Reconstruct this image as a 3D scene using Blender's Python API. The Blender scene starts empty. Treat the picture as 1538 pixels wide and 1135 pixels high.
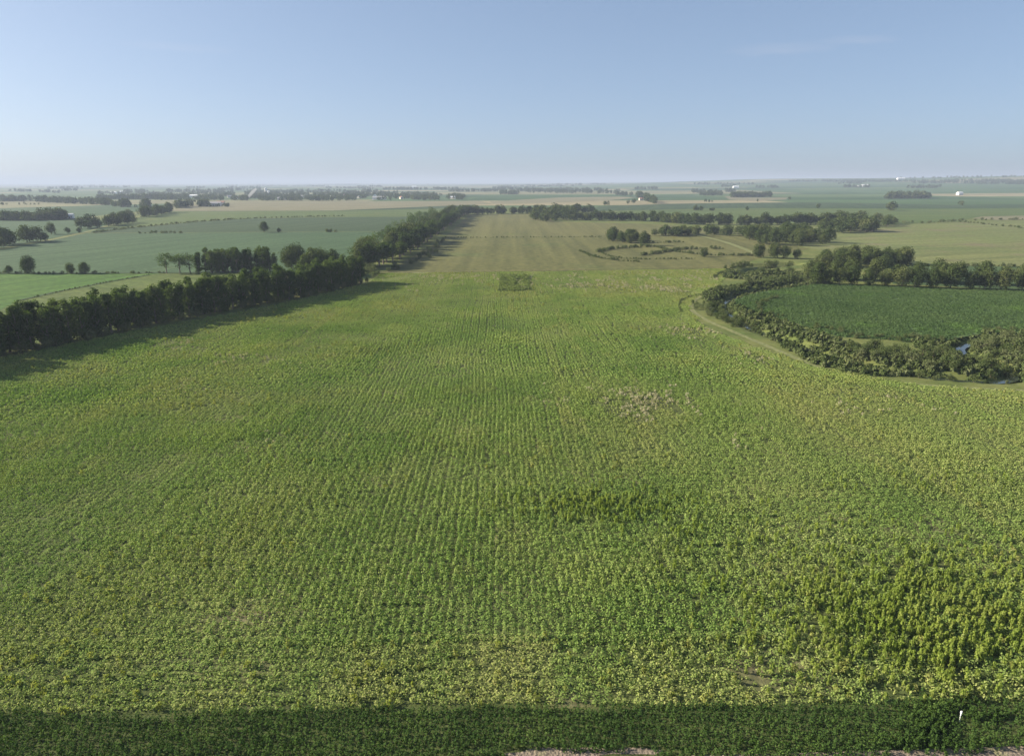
import bpy, math, random
import numpy as np
from mathutils import Matrix, Vector
from mathutils.geometry import tessellate_polygon

S = bpy.context.scene
COL = S.collection
RNG = np.random.default_rng(7)
random.seed(7)

# ------------------------------------------------------------------ camera
H = 50.0                       # drone height in metres
W0, H0, F0 = 1538.0, 1135.0, 1025.0
PITCH = math.atan((567.5 - 273.5) / F0)
ROLL = math.radians(0.12)
fw = np.array([0, math.cos(PITCH), -math.sin(PITCH)])
r0 = np.array([1.0, 0, 0]); u0 = np.array([0, math.sin(PITCH), math.cos(PITCH)])
rt = r0 * math.cos(ROLL) - u0 * math.sin(ROLL)
up = u0 * math.cos(ROLL) + r0 * math.sin(ROLL)
cd = bpy.data.cameras.new('camera'); cam = bpy.data.objects.new('camera', cd); COL.objects.link(cam)
cd.sensor_width = 36; cd.lens = 36 * F0 / W0; cd.clip_start = 0.5; cd.clip_end = 120000
m = Matrix.Identity(4)
for i in range(3):
    m[i][0] = rt[i]; m[i][1] = up[i]; m[i][2] = -fw[i]
m[2][3] = H
cam.matrix_world = m
S.camera = cam

# ------------------------------------------------------------------ light
SUN_ELEV = math.radians(24)
SUN_AZ = math.radians(-80)     # compass angle from +Y, clockwise; the sun stands at the left
sd = np.array([math.sin(SUN_AZ) * math.cos(SUN_ELEV), math.cos(SUN_AZ) * math.cos(SUN_ELEV), math.sin(SUN_ELEV)])
sl = bpy.data.lights.new('sun', 'SUN'); sl.energy = 5.0; sl.angle = math.radians(0.53); sl.color = (1, .90, .74)
so = bpy.data.objects.new('sun', sl); COL.objects.link(so)
so.rotation_euler = Vector(sd).to_track_quat('Z', 'Y').to_euler()
so.location = (-100, 0, 200)

wd = bpy.data.worlds.new('World'); S.world = wd; wd.use_nodes = True
nt = wd.node_tree; nt.nodes.clear()
wo = nt.nodes.new('ShaderNodeOutputWorld'); bg = nt.nodes.new('ShaderNodeBackground')
sky = nt.nodes.new('ShaderNodeTexSky'); sky.sky_type = 'NISHITA'; sky.sun_disc = False
sky.sun_elevation = SUN_ELEV; sky.sun_rotation = SUN_AZ
sky.altitude = 400; sky.air_density = 0.6; sky.dust_density = 1.9; sky.ozone_density = 2.0
# two thin cirrus wisps, fixed in the sky
tc = nt.nodes.new('ShaderNodeTexCoord')
mixc = nt.nodes.new('ShaderNodeMix'); mixc.data_type = 'RGBA'
def wisp(px, py, wpx, hpx, tilt):
    d = fw + (px - 769) / F0 * rt - (py - 567.5) / F0 * up
    d /= np.linalg.norm(d)
    a = np.cross(d, [0, 0, 1]); a /= np.linalg.norm(a); b = np.cross(a, d)
    a2 = a * math.cos(tilt) + b * math.sin(tilt); b2 = -a * math.sin(tilt) + b * math.cos(tilt)
    def dot(v, scale):
        n = nt.nodes.new('ShaderNodeVectorMath'); n.operation = 'DOT_PRODUCT'
        nt.links.new(tc.outputs['Generated'], n.inputs[0]); n.inputs[1].default_value = tuple(v * scale)
        return n.outputs['Value']
    x = dot(a2, F0 / wpx); y = dot(b2, F0 / hpx); z = dot(d, 1)
    off = float(np.dot(b2, d)); 
    def mt(op, *ins):
        n = nt.nodes.new('ShaderNodeMath'); n.operation = op
        for i, v in enumerate(ins):
            if isinstance(v, (int, float)): n.inputs[i].default_value = v
            else: nt.links.new(v, n.inputs[i])
        return n.outputs[0]
    cv = nt.nodes.new('ShaderNodeCombineXYZ'); nt.links.new(x, cv.inputs[0]); nt.links.new(y, cv.inputs[1])
    nz = nt.nodes.new('ShaderNodeTexNoise'); nz.inputs['Scale'].default_value = 1.7; nz.inputs['Detail'].default_value = 5
    nt.links.new(cv.outputs[0], nz.inputs['Vector'])
    yy = mt('ADD', y, mt('MULTIPLY', mt('SUBTRACT', nz.outputs[0], .5), 1.6))
    r2 = mt('ADD', mt('MULTIPLY', x, x), mt('MULTIPLY', yy, yy))
    g = mt('MAXIMUM', mt('SUBTRACT', 1.0, r2), 0.0)
    g = mt('MULTIPLY', g, mt('GREATER_THAN', z, 0.5))
    return mt('MULTIPLY', g, mt('MULTIPLY', nz.outputs[0], .16)), mt
w1, mt = wisp(1170, 74, 75, 9, 0.0)
w2, _ = wisp(1290, 60, 50, 6, -.05)
w3, _ = wisp(265, 71, 75, 6, 0.0)
ws = mt('ADD', mt('ADD', w1, w2), mt('MULTIPLY', w3, .7))
nt.links.new(ws, mixc.inputs[0])
EXPOSURE = 1.35
# the camera's soft tone curve, applied evenly to the whole sky
def vmul(src, c):
    n = nt.nodes.new('ShaderNodeVectorMath'); n.operation = 'MULTIPLY'; nt.links.new(src, n.inputs[0]); n.inputs[1].default_value = c; return n.outputs[0]
gm_ = nt.nodes.new('ShaderNodeGamma'); gm_.inputs[1].default_value = .55
nt.links.new(vmul(sky.outputs[0], (.055, .055, .055)), gm_.inputs[0])
kk_ = 1 / (0.1 * 2 ** EXPOSURE)
nt.links.new(vmul(gm_.outputs[0], (1.27 * kk_, 1.42 * kk_, 1.58 * kk_)), mixc.inputs[6]); mixc.inputs[7].default_value = (.85 * kk_, .80 * kk_, .84 * kk_, 1)
nt.links.new(mixc.outputs[2], bg.inputs[0]); bg.inputs[1].default_value = 0.10
nt.links.new(bg.outputs[0], wo.inputs[0])
S.view_settings.view_transform = 'Standard'; S.view_settings.look = 'None'
S.view_settings.exposure = EXPOSURE; S.view_settings.gamma = 1; S.view_settings.use_curve_mapping = False
S.render.engine = 'CYCLES'
S.cycles.use_denoising = True
S.cycles.max_bounces = 5; S.cycles.diffuse_bounces = 2; S.cycles.volume_bounces = 0
S.cycles.transparent_max_bounces = 8
S.cycles.volume_max_steps = 64

# ------------------------------------------------------------------ numeric helpers
def smooth(a, b, x):
    t = np.clip((x - a) / (b - a), 0, 1); return t * t * (3 - 2 * t)
def vnoise(x, y, seed=0):
    x = np.asarray(x, float); y = np.asarray(y, float)
    xi = np.floor(x).astype(np.int64); yi = np.floor(y).astype(np.int64)
    fx = x - xi; fy = y - yi; fx = fx * fx * (3 - 2 * fx); fy = fy * fy * (3 - 2 * fy)
    def h(a, b):
        n = (a * 374761393 + b * 668265263 + seed * 1442695041) & 0xffffffff
        n = ((n ^ (n >> 13)) * 1274126177) & 0xffffffff
        return ((n ^ (n >> 16)) & 0xffff) / 65535.0
    return (h(xi, yi) * (1 - fx) + h(xi + 1, yi) * fx) * (1 - fy) + (h(xi, yi + 1) * (1 - fx) + h(xi + 1, yi + 1) * fx) * fy
def fbm(x, y, seed=0, o=4):
    s = 0; a = .5; t = 0
    for i in range(o):
        s = s + a * vnoise(np.asarray(x) * 2 ** i, np.asarray(y) * 2 ** i, seed + i * 17); t += a; a *= .5
    return s / t

CREEK = None
def dist_poly(x, y, P):
    d = np.full(np.shape(x), 1e9)
    for (ax, ay), (bx, by) in [(a[:2], b[:2]) for a, b in zip(P[:-1], P[1:])]:
        vx, vy = bx - ax, by - ay
        t = np.clip(((x - ax) * vx + (y - ay) * vy) / (vx * vx + vy * vy), 0, 1)
        d = np.minimum(d, np.hypot(x - ax - t * vx, y - ay - t * vy))
    return d
def terr(x, y):
    x = np.asarray(x, float); y = np.asarray(y, float)
    r = np.hypot(x, y)
    az = np.arctan2(x, np.maximum(y, 1))
    side = smooth(-0.12, 0.75, az)
    rise = smooth(2600, 9500, r)
    h = rise * side * 108
    h = h + smooth(2600, 7000, r) * ((fbm(x / 2600, y / 2600, 5, 3) - .5) * (30 + 26 * side) + 4)
    h = h + smooth(9000, 26000, r) * 6
    if CREEK is not None:
        near = (x > 70) & (x < 420) & (y > 150) & (y < 470)
        if np.any(near):
            d = dist_poly(x, y, CREEK)
            h = np.where(near, h - 2.0 * (1 - smooth(1.8, 5.5, d)), h)
    return h
def P(px, py):
    """pixel of the survey picture -> point on the ground"""
    d = fw + (px - 769) / F0 * rt - (py - 567.5) / F0 * up
    if d[2] < -1e-5:
        t = -H / d[2]
        if t < 2500: return np.array([d[0] * t, d[1] * t, 0.0])
    T = 2300.0 * 1.004 ** np.arange(640)
    g = terr(d[0] * T, d[1] * T); hit = np.nonzero(H + d[2] * T <= g)[0]
    k = hit[0] if len(hit) else len(T) - 1
    return np.array([d[0] * T[k], d[1] * T[k], g[k]])
def PX(pts): return [P(a, b) for a, b in pts]
def proj(x, y, z):
    """ground point(s) -> pixel, to know what the lens can see"""
    v = np.stack([np.asarray(x, float), np.asarray(y, float), np.asarray(z, float) - H], -1)
    dz = v @ fw
    dz = np.where(dz < 1, 1, dz)
    return 769 + F0 * (v @ rt) / dz, 567.5 - F0 * (v @ up) / dz
CREEKPX = [(1600, 520), (1530, 507), (1485, 506), (1442, 514), (1446, 526), (1480, 541), (1528, 556), (1515, 569), (1400, 563), (1280, 543), (1200, 514),
           (1115, 484), (1078, 456), (1105, 440), (1212, 424), (1208, 413), (1108, 417), (1112, 406), (1215, 394), (1140, 397), (1085, 402)]
def chaikin(P_, n=2):
    P_ = [tuple(p[:2]) for p in P_]
    for _ in range(n):
        Q = [P_[0]]
        for a, b in zip(P_[:-1], P_[1:]):
            Q += [(a[0] * .75 + b[0] * .25, a[1] * .75 + b[1] * .25), (a[0] * .25 + b[0] * .75, a[1] * .25 + b[1] * .75)]
        Q.append(P_[-1]); P_ = Q
    return P_
CREEK = chaikin(PX(CREEKPX), 2)

def in_poly(x, y, poly):
    x = np.asarray(x); y = np.asarray(y); c = np.zeros(x.shape, bool)
    n = len(poly); j = n - 1
    for i in range(n):
        xi, yi = poly[i][0], poly[i][1]; xj, yj = poly[j][0], poly[j][1]
        cond = ((yi > y) != (yj > y)) & (x < (xj - xi) * (y - yi) / (yj - yi + 1e-12) + xi)
        c ^= cond; j = i
    return c

# ------------------------------------------------------------------ object helpers
def tag(o, label=None, cat=None, group=None, kind=None):
    if label: o['label'] = label
    if cat: o['category'] = cat
    if group: o['group'] = group
    if kind: o['kind'] = kind
    return o
def mesh_from(name, verts, faces, mats, mat_idx=None, smooth_=False):
    me = bpy.data.meshes.new(name); me.from_pydata([tuple(v) for v in verts], [], faces)
    for mm in (mats if isinstance(mats, (list, tuple)) else [mats]): me.materials.append(mm)
    if mat_idx is not None: me.polygons.foreach_set('material_index', np.asarray(mat_idx, dtype=np.int32))
    if smooth_: me.polygons.foreach_set('use_smooth', [True] * len(me.polygons))
    me.update(); return me
def quads(name, Q, mat, rnd=None, smooth_=False):
    """Q: (N,4,3) array of leaf quads"""
    n = len(Q); me = bpy.data.meshes.new(name)
    me.vertices.add(n * 4); me.vertices.foreach_set('co', Q.reshape(-1).astype(np.float32))
    me.loops.add(n * 4); me.loops.foreach_set('vertex_index', np.arange(n * 4, dtype=np.int32))
    me.polygons.add(n); me.polygons.foreach_set('loop_start', np.arange(n, dtype=np.int32) * 4)
    me.update(calc_edges=True)
    a = me.attributes.new('rnd', 'FLOAT', 'FACE')
    a.data.foreach_set('value', (RNG.random(n) if rnd is None else rnd).astype(np.float32))
    me.materials.append(mat); return me
def link(name, data, parent=None, loc=None, rot=None, sc=None):
    o = bpy.data.objects.new(name, data); COL.objects.link(o)
    if parent is not None: o.parent = parent
    if loc is not None: o.location = tuple(float(v) for v in loc)
    if rot is not None: o.rotation_euler = (0, 0, float(rot))
    if sc is not None: o.scale = (sc, sc, sc) if isinstance(sc, (int, float)) else sc
    return o
def unit(v): return v / np.maximum(np.linalg.norm(v, axis=-1, keepdims=True), 1e-9)
def leaves(C, Nrm, size, aspect=1.0, jitter=.6, rng=None):
    """leaf quads at centres C facing Nrm"""
    rng = rng or RNG; n = len(C)
    N = unit(Nrm + rng.normal(0, jitter, (n, 3)))
    A = unit(np.cross(N, rng.normal(0, 1, (n, 3)))); B = np.cross(N, A)
    s = (np.asarray(size) * rng.uniform(.6, 1.35, n))[:, None]
    A = A * s * .5; B = B * s * .5 * aspect
    return np.stack([C - A - B * .35, C + A * .2 - B, C + A + B * .35, C - A * .2 + B], 1)

# ------------------------------------------------------------------ materials
def node_mat(name):
    m_ = bpy.data.materials.new(name); m_.use_nodes = True; t = m_.node_tree; t.nodes.clear()
    out = t.nodes.new('ShaderNodeOutputMaterial'); return m_, t, out
def NZ(t, vec, scale, detail=4, rough=.55, sx=1, sy=1):
    mp = t.nodes.new('ShaderNodeMapping'); mp.inputs['Scale'].default_value = (scale * sx, scale * sy, scale)
    t.links.new(vec, mp.inputs[0])
    n = t.nodes.new('ShaderNodeTexNoise'); n.inputs['Scale'].default_value = 1; n.inputs['Detail'].default_value = detail
    n.inputs['Roughness'].default_value = rough; t.links.new(mp.outputs[0], n.inputs['Vector']); return n.outputs[0]
def ramp(t, fac, stops):
    r = t.nodes.new('ShaderNodeValToRGB'); e = r.color_ramp.elements
    while len(e) > 1: e.remove(e[0])
    e[0].position = stops[0][0]; e[0].color = (*stops[0][1], 1)
    for p, c in stops[1:]:
        k = e.new(p); k.color = (*c, 1)
    if not isinstance(fac, (int, float)): t.links.new(fac, r.inputs[0])
    return r.outputs[0]
def mixn(t, f, a, b, mode='MIX'):
    n = t.nodes.new('ShaderNodeMix'); n.data_type = 'RGBA'; n.blend_type = mode
    for s_, v in ((0, f), (6, a), (7, b)):
        if isinstance(v, (int, float)): n.inputs[s_].default_value = v
        elif isinstance(v, tuple): n.inputs[s_].default_value = (*v, 1)
        else: t.links.new(v, n.inputs[s_])
    return n.outputs[2]
def mth(t, op, *ins):
    n = t.nodes.new('ShaderNodeMath'); n.operation = op
    for i, v in enumerate(ins):
        if isinstance(v, (int, float)): n.inputs[i].default_value = v
        else: t.links.new(v, n.inputs[i])
    return n.outputs[0]
def mapr(t, v, a, b, c=0, d=1):
    n = t.nodes.new('ShaderNodeMapRange'); t.links.new(v, n.inputs[0])
    for i, x in enumerate((a, b, c, d)): n.inputs[i + 1].default_value = x
    return n.outputs[0]
def geo_pos(t):
    g = t.nodes.new('ShaderNodeNewGeometry'); return g.outputs['Position']
def mul(c, k): return tuple(x * k for x in c)

def field_mat(name, c1, c2, c3=None, big=.012, streak=None, k3=.62, fine=.35, bump=.25):
    """crop seen from far: c1/c2 mottled, c3 in patches, streak = (angle, width m) for drilled rows"""
    m_, t, out = node_mat(name); pos = geo_pos(t)
    a = NZ(t, pos, big, 5); b = NZ(t, pos, big * 7, 4); c = NZ(t, pos, fine, 3)
    f = mth(t, 'ADD', mth(t, 'MULTIPLY', a, .6), mth(t, 'MULTIPLY', b, .4))
    col = mixn(t, mapr(t, f, .35, .65), c1, c2)
    if c3:
        col = mixn(t, mapr(t, NZ(t, pos, big * 1.7, 6, .6), k3 - .05, k3 + .1), col, c3)
    if streak:
        rot = t.nodes.new('ShaderNodeVectorRotate'); rot.rotation_type = 'Z_AXIS'; t.links.new(pos, rot.inputs[0])
        rot.inputs['Angle'].default_value = streak[0]
        s = NZ(t, rot.outputs[0], 1 / streak[1], 3, .6, sx=1, sy=.03)
        col = mixn(t, 1.0, col, ramp(t, s, [(.3, (.74, .76, .74)), (.7, (1.25, 1.2, 1.2))]), 'MULTIPLY')
    col = mixn(t, 1.0, col, ramp(t, c, [(.3, (.7, .72, .7)), (.7, (1.25, 1.25, 1.2))]), 'MULTIPLY')
    bs = t.nodes.new('ShaderNodeBsdfPrincipled'); t.links.new(col, bs.inputs['Base Color'])
    bs.inputs['Roughness'].default_value = .95; bs.inputs['Specular IOR Level'].default_value = .1
    bp = t.nodes.new('ShaderNodeBump'); bp.inputs['Strength'].default_value = bump; bp.inputs['Distance'].default_value = 1.0
    t.links.new(c, bp.inputs['Height']); t.links.new(bp.outputs[0], bs.inputs['Normal'])
    t.links.new(bs.outputs[0], out.inputs[0]); return m_

def leaf_mat(name, stops, patch=None, trans=.35, objrand=0.0, scale=.03, inst=False):
    """stops: leaf colours along a random value; patch: (colour, scale, threshold) by place in the field"""
    m_, t, out = node_mat(name); pos = geo_pos(t)
    at = t.nodes.new('ShaderNodeAttribute'); at.attribute_name = 'rnd'
    f = at.outputs['Fac']
    n = NZ(t, pos, scale, 4)
    f = mth(t, 'ADD', mth(t, 'MULTIPLY', f, .5), mth(t, 'MULTIPLY', mapr(t, n, .3, .7), .5))
    if objrand:
        oi = t.nodes.new('ShaderNodeObjectInfo')
        f = mth(t, 'ADD', mth(t, 'MULTIPLY', f, 1 - objrand), mth(t, 'MULTIPLY', oi.outputs['Random'], objrand))
    col = ramp(t, f, stops)
    if patch:
        for (pc, psc, th) in patch:
            col = mixn(t, mapr(t, NZ(t, pos, psc, 5, .6), th - .04, th + .1), col, pc)
    if inst:
        ia = t.nodes.new('ShaderNodeAttribute'); ia.attribute_type = 'INSTANCER'; ia.attribute_name = 'yel'
        col = mixn(t, ia.outputs['Fac'], col, mixn(t, at.outputs['Fac'], (.21, .27, .065), (.36, .36, .14)))
    df = t.nodes.new('ShaderNodeBsdfDiffuse'); t.links.new(col, df.inputs[0])
    tr = t.nodes.new('ShaderNodeBsdfTranslucent'); t.links.new(mixn(t, 1.0, col, (1.15, 1.25, .6), 'MULTIPLY'), tr.inputs[0])
    ms = t.nodes.new('ShaderNodeMixShader'); ms.inputs[0].default_value = trans
    t.links.new(df.outputs[0], ms.inputs[1]); t.links.new(tr.outputs[0], ms.inputs[2])
    t.links.new(ms.outputs[0], out.inputs[0]); return m_
def plain(name, c, rough=.7, var=.15, scale=1.5, metal=0):
    m_, t, out = node_mat(name); pos = geo_pos(t)
    bs = t.nodes.new('ShaderNodeBsdfPrincipled')
    col = mixn(t, NZ(t, pos, scale, 4), mul(c, 1 - var), mul(c, 1 + var)); t.links.new(col, bs.inputs['Base Color'])
    bs.inputs['Roughness'].default_value = rough; bs.inputs['Metallic'].default_value = metal
    t.links.new(bs.outputs[0], out.inputs[0]); return m_

M_bark = plain('bark', (.16, .13, .10), .9, .3, 3)
M_tree = leaf_mat('tree_leaves', [(0, (.036, .060, .018)), (.5, (.068, .102, .030)), (1, (.135, .165, .055))], objrand=.3, scale=.06, trans=.38)
M_wood = leaf_mat('woodland_leaves', [(0, (.030, .050, .018)), (.5, (.062, .086, .028)), (1, (.135, .145, .058))], objrand=.4, scale=.05, trans=.2)
M_shrub = leaf_mat('shrub_leaves', [(0, (.05, .075, .026)), (.5, (.09, .115, .042)), (1, (.17, .18, .095))], objrand=.45, scale=.1, trans=.25)
M_soy = leaf_mat('bean_leaves', [(0, (.085, .155, .036)), (.3, (.155, .245, .058)), (.65, (.235, .310, .085)), (1, (.37, .39, .15))],
                 patch=[((.26, .32, .08), .018, .60), ((.35, .32, .17), .05, .68)], scale=.035, trans=.28, inst=True)
M_bean2 = leaf_mat('dark_bean_leaves', [(0, (.060, .105, .038)), (.5, (.088, .142, .052)), (1, (.13, .185, .068))],
                   patch=[((.12, .21, .05), .02, .62)], scale=.03, trans=.3)
M_corn = leaf_mat('strip_leaves', [(0, (.034, .066, .018)), (.5, (.055, .100, .025)), (.85, (.10, .155, .038)), (1, (.17, .21, .07))], scale=.15, trans=.3)
M_weed = leaf_mat('weed_leaves', [(0, (.135, .195, .034)), (.5, (.21, .27, .052)), (1, (.31, .34, .09))], scale=.08, trans=.4, inst=True)
M_grass = leaf_mat('tuft_leaves', [(0, (.15, .19, .04)), (.5, (.24, .26, .07)), (1, (.36, .34, .14))], scale=.08, trans=.4)

# ------------------------------------------------------------------ ground sheet
def axis(fine0, fine1, step, lo, hi, growth):
    a = list(np.arange(fine0, fine1, step)); v = a[-1]; s = step
    while v < hi: s = min(s * growth, 1200 if s > 1200 else s * growth); v += s; a.append(v)
    v = fine0; s = step; b = []
    while v > lo: s *= growth; v -= s; b.append(v)
    return np.array(b[::-1] + a)
gx = axis(90, 340, 1.7, -32000, 32000, 1.045)
gy = axis(175, 430, 1.7, -3000, 33000, 1.035)
GX, GY = np.meshgrid(gx, gy); GZ = terr(GX, GY)
V = np.stack([GX, GY, GZ], -1).reshape(-1, 3); nx, ny = len(gx), len(gy)
idx = np.arange(nx * ny).reshape(ny, nx)
Fq = np.stack([idx[:-1, :-1], idx[:-1, 1:], idx[1:, 1:], idx[1:, :-1]], -1).reshape(-1, 4)
gm = bpy.data.meshes.new('ground')
gm.vertices.add(len(V)); gm.vertices.foreach_set('co', V.reshape(-1).astype(np.float32))
gm.loops.add(Fq.size); gm.loops.foreach_set('vertex_index', Fq.reshape(-1).astype(np.int32))
gm.polygons.add(len(Fq)); gm.polygons.foreach_set('loop_start', np.arange(len(Fq), dtype=np.int32) * 4)
gm.polygons.foreach_set('use_smooth', np.ones(len(Fq), bool)); gm.update(calc_edges=True)
# ground material: rough grass near, a patchwork of section fields far away
m_, t, out = node_mat('ground_grass_and_far_fields'); pos = geo_pos(t)
near = mixn(t, mapr(t, NZ(t, pos, .05, 6, .6), .35, .65), (.085, .12, .03), (.17, .18, .06))
near = mixn(t, mapr(t, NZ(t, pos, .35, 4, .6), .3, .7), mixn(t, 1.0, near, (.7, .7, .7), 'MULTIPLY'), near)
def brick(wm, hm, offx, offy, stops, rot=0.0):
    mp = t.nodes.new('ShaderNodeMapping'); mp.inputs['Location'].default_value = (offx, offy, 0)
    mp.inputs['Rotation'].default_value = (0, 0, rot); t.links.new(pos, mp.inputs[0])
    sp = t.nodes.new('ShaderNodeSeparateXYZ'); t.links.new(mp.outputs[0], sp.inputs[0])
    fx = mth(t, 'FLOOR', mth(t, 'DIVIDE', sp.outputs[0], wm)); fy = mth(t, 'FLOOR', mth(t, 'DIVIDE', sp.outputs[1], hm))
    cb = t.nodes.new('ShaderNodeCombineXYZ'); t.links.new(fx, cb.inputs[0]); t.links.new(fy, cb.inputs[1])
    wn = t.nodes.new('ShaderNodeTexWhiteNoise'); wn.noise_dimensions = '2D'; t.links.new(cb.outputs[0], wn.inputs['Vector'])
    r = ramp(t, wn.outputs['Value'], stops); r.node.color_ramp.interpolation = 'CONSTANT'; return r, wn.outputs['Value']
far1, f1 = brick(810, 405, 120, 60, [(0, (.055, .105, .035)), (.3, (.075, .13, .045)), (.5, (.10, .15, .05)), (.68, (.05, .09, .035)), (.82, (.20, .20, .09)), (.9, (.30, .26, .15))])
far2, f2 = brick(1620, 810, 400, 300, [(0, (.06, .11, .04)), (.4, (.09, .14, .05)), (.7, (.055, .10, .04)), (.9, (.22, .21, .11))], .0)
far = mixn(t, mth(t, 'GREATER_THAN', f2, .55), far1, far2)
far = mixn(t, 1.0, far, ramp(t, NZ(t, pos, .004, 5, .6), [(.3, (.6, .62, .62)), (.7, (.95, .95, .95))]), 'MULTIPLY')
ln = t.nodes.new('ShaderNodeVectorMath'); ln.operation = 'LENGTH'; t.links.new(pos, ln.inputs[0])
col = mixn(t, mapr(t, ln.outputs['Value'], 1300, 1500), near, far)
bs = t.nodes.new('ShaderNodeBsdfPrincipled'); bs.inputs['Roughness'].default_value = .95; bs.inputs['Specular IOR Level'].default_value = .1
t.links.new(col, bs.inputs['Base Color']); t.links.new(bs.outputs[0], out.inputs[0])
gm.materials.append(m_)
tag(link('ground', gm), kind='structure')

# ------------------------------------------------------------------ field sheets (flat country within 2.5 km)
LEVEL = [0]
def sheet(name, pxs, mat, world=False, dz=None):
    pts = pxs if world else PX(pxs)
    pts = [Vector((p[0], p[1], 0)) for p in pts]
    r = min(p.length for p in pts)
    if dz is None:
        LEVEL[0] += 1; dz = .03 + .004 * LEVEL[0] + max(0, r - 300) * .00012
    tris = tessellate_polygon([pts])
    me = mesh_from(name, [(p.x, p.y, dz) for p in pts], [tuple(f) for f in tris], mat)
    for p_ in me.polygons:
        if p_.normal.z < 0: p_.flip()
    return tag(link(name, me), kind='structure')
def ribbon(name, pxs, width, mat, world=False, dz=None, smoothn=2, z=None):
    pts = pxs if world else PX(pxs)
    pts = np.array(chaikin(pts, smoothn)); n = len(pts)
    tg = np.gradient(pts, axis=0); tg = unit(tg); nr = np.stack([-tg[:, 1], tg[:, 0]], 1)
    w = width * (.85 + .3 * vnoise(np.arange(n) * .7, np.zeros(n), 3))[:, None] * .5
    if dz is None: LEVEL[0] += 1; dz = .03 + .004 * LEVEL[0] + max(0, np.hypot(*pts[0]) - 300) * .00012
    zz = dz if z is None else z
    vs = [(a[0], a[1], zz) for a in pts + nr * w] + [(a[0], a[1], zz) for a in pts - nr * w]
    fs = [(i, i + 1, n + i + 1, n + i) for i in range(n - 1)]
    me = mesh_from(name, vs, fs, mat)
    for p_ in me.polygons:
        if p_.normal.z < 0: p_.flip()
    return tag(link(name, me), kind='structure')

ROWA = math.atan((745 - 769) / F0)       # heading of the crop rows
F_soil = field_mat('bean_field_floor', (.06, .08, .025), (.09, .10, .035), (.16, .14, .08), big=.03, k3=.60, fine=.8)
F_bare = field_mat('thin_patch', (.26, .24, .14), (.36, .31, .21), (.14, .16, .06), big=.12, k3=.52, fine=1.2)
F_bright = field_mat('bright_green_crop', (0.044, 0.103, 0.017), (0.065, 0.123, 0.020), (0.082, 0.118, 0.028), streak=(.4, 6))
F_dull = field_mat('dull_green_crop', (0.064, 0.101, 0.024), (0.101, 0.121, 0.034), streak=(-1.0, 8))
F_blue = field_mat('blue_green_beans', (0.043, 0.081, 0.036), (0.057, 0.098, 0.045), (0.072, 0.107, 0.040), streak=(.3, 9), k3=.68)
F_blue2 = field_mat('deep_green_beans', (0.038, 0.064, 0.028), (0.050, 0.077, 0.036), streak=(.3, 9))
F_light = field_mat('light_green_crop', (0.070, 0.105, 0.035), (0.090, 0.121, 0.038), (0.119, 0.125, 0.042), streak=(1.5, 9))
F_olive = field_mat('olive_corn', (0.096, 0.099, 0.036), (0.118, 0.118, 0.044), (0.086, 0.107, 0.036), streak=(0, 12), big=.008, fine=.25)
F_olive2 = field_mat('olive_corn_far', (0.105, 0.108, 0.042), (0.129, 0.125, 0.049), (0.105, 0.125, 0.035), streak=(0, 12), big=.008)
F_pale = field_mat('pale_green_hay', (0.113, 0.141, 0.051), (0.147, 0.157, 0.062), (0.151, 0.133, 0.077), streak=(1.2, 10), big=.010, k3=.58)
F_tan = field_mat('stubble_tan', (0.154, 0.149, 0.089), (0.194, 0.177, 0.113), (0.123, 0.132, 0.071), streak=(1.5, 9))
F_dark = field_mat('dark_beans_floor', (0.049, 0.085, 0.035), (0.068, 0.104, 0.042), (0.099, 0.149, 0.048), streak=(0, 5), fine=.6)
F_dirt = field_mat('bare_dirt', (.18, .145, .11), (.24, .195, .155), (.20, .20, .10), big=.25, fine=3, k3=.62, bump=.4)
F_grass = field_mat('bank_grass', (.11, .165, .035), (.17, .21, .055), (.24, .22, .10), big=.06, fine=.9, k3=.6)
F_track = field_mat('dry_track', (0.145, 0.162, 0.068), (0.187, 0.187, 0.085), (0.102, 0.136, 0.043), big=.06, fine=.9)

sheet('bright_green_field', [(-400, 700), (-500, 411.5), (245, 410.5), (224, 413), (110, 433), (26, 452), (-60, 500), (-120, 640)], F_bright)
sheet('crop_field', [(-120, 640), (-60, 500), (26, 452), (110, 433), (224, 413), (245, 410.5), (420, 409), (560, 405), (556, 418), (0, 530), (-110, 680)], F_dull)
sheet('bean_field', [(-500, 411), (-420, 400), (-60, 388), (70, 362), (130, 350.5), (590, 348), (530, 395), (560, 404), (420, 408.6), (245, 410), ], F_blue)
sheet('bean_field', [(135, 350), (145, 343), (215, 341), (300, 333), (380, 328), (660, 325), (640, 333), (592, 347.6)], F_blue2)
sheet('crop_field', [(146, 342.6), (200, 327), (262, 318), (700, 313), (688, 322), (662, 324.6), (380, 327.6), (300, 332.6), (215, 340.6)], F_light)
sheet('bean_field', [(255, 317.6), (500, 317), (716, 307), (700, 312.6), (500, 316.8)], F_blue2)
sheet('stubble_field', [(240, 316), (300, 304.5), (480, 302.5), (720, 302), (740, 306.5), (500, 316.4), (262, 317.2)], F_tan)
sheet('bean_field', [(-400, 345), (-100, 331), (105, 327), (170, 332), (160, 345), (115, 350.2), (60, 362), (-70, 385), (-400, 398)], F_blue)
sheet('crop_field', [(-200, 326), (-100, 316), (170, 308), (250, 306), (240, 315), (190, 327), (150, 331), (106, 326.5)], F_blue)
sheet('stubble_field', [(108, 329), (190, 319), (255, 316.5), (205, 323), (170, 331)], F_pale)
sheet('olive_field', [(573, 411), (668, 357.5), (905, 356.5), (1040, 353), (1130, 353), (1215, 374), (1145, 386), (1095, 403)], F_olive)
sheet('olive_field', [(669, 357), (704, 322), (800, 322), (835, 333), (985, 337), (1060, 343), (1110, 351), (1035, 352.6), (904, 356)], F_olive2)
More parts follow.
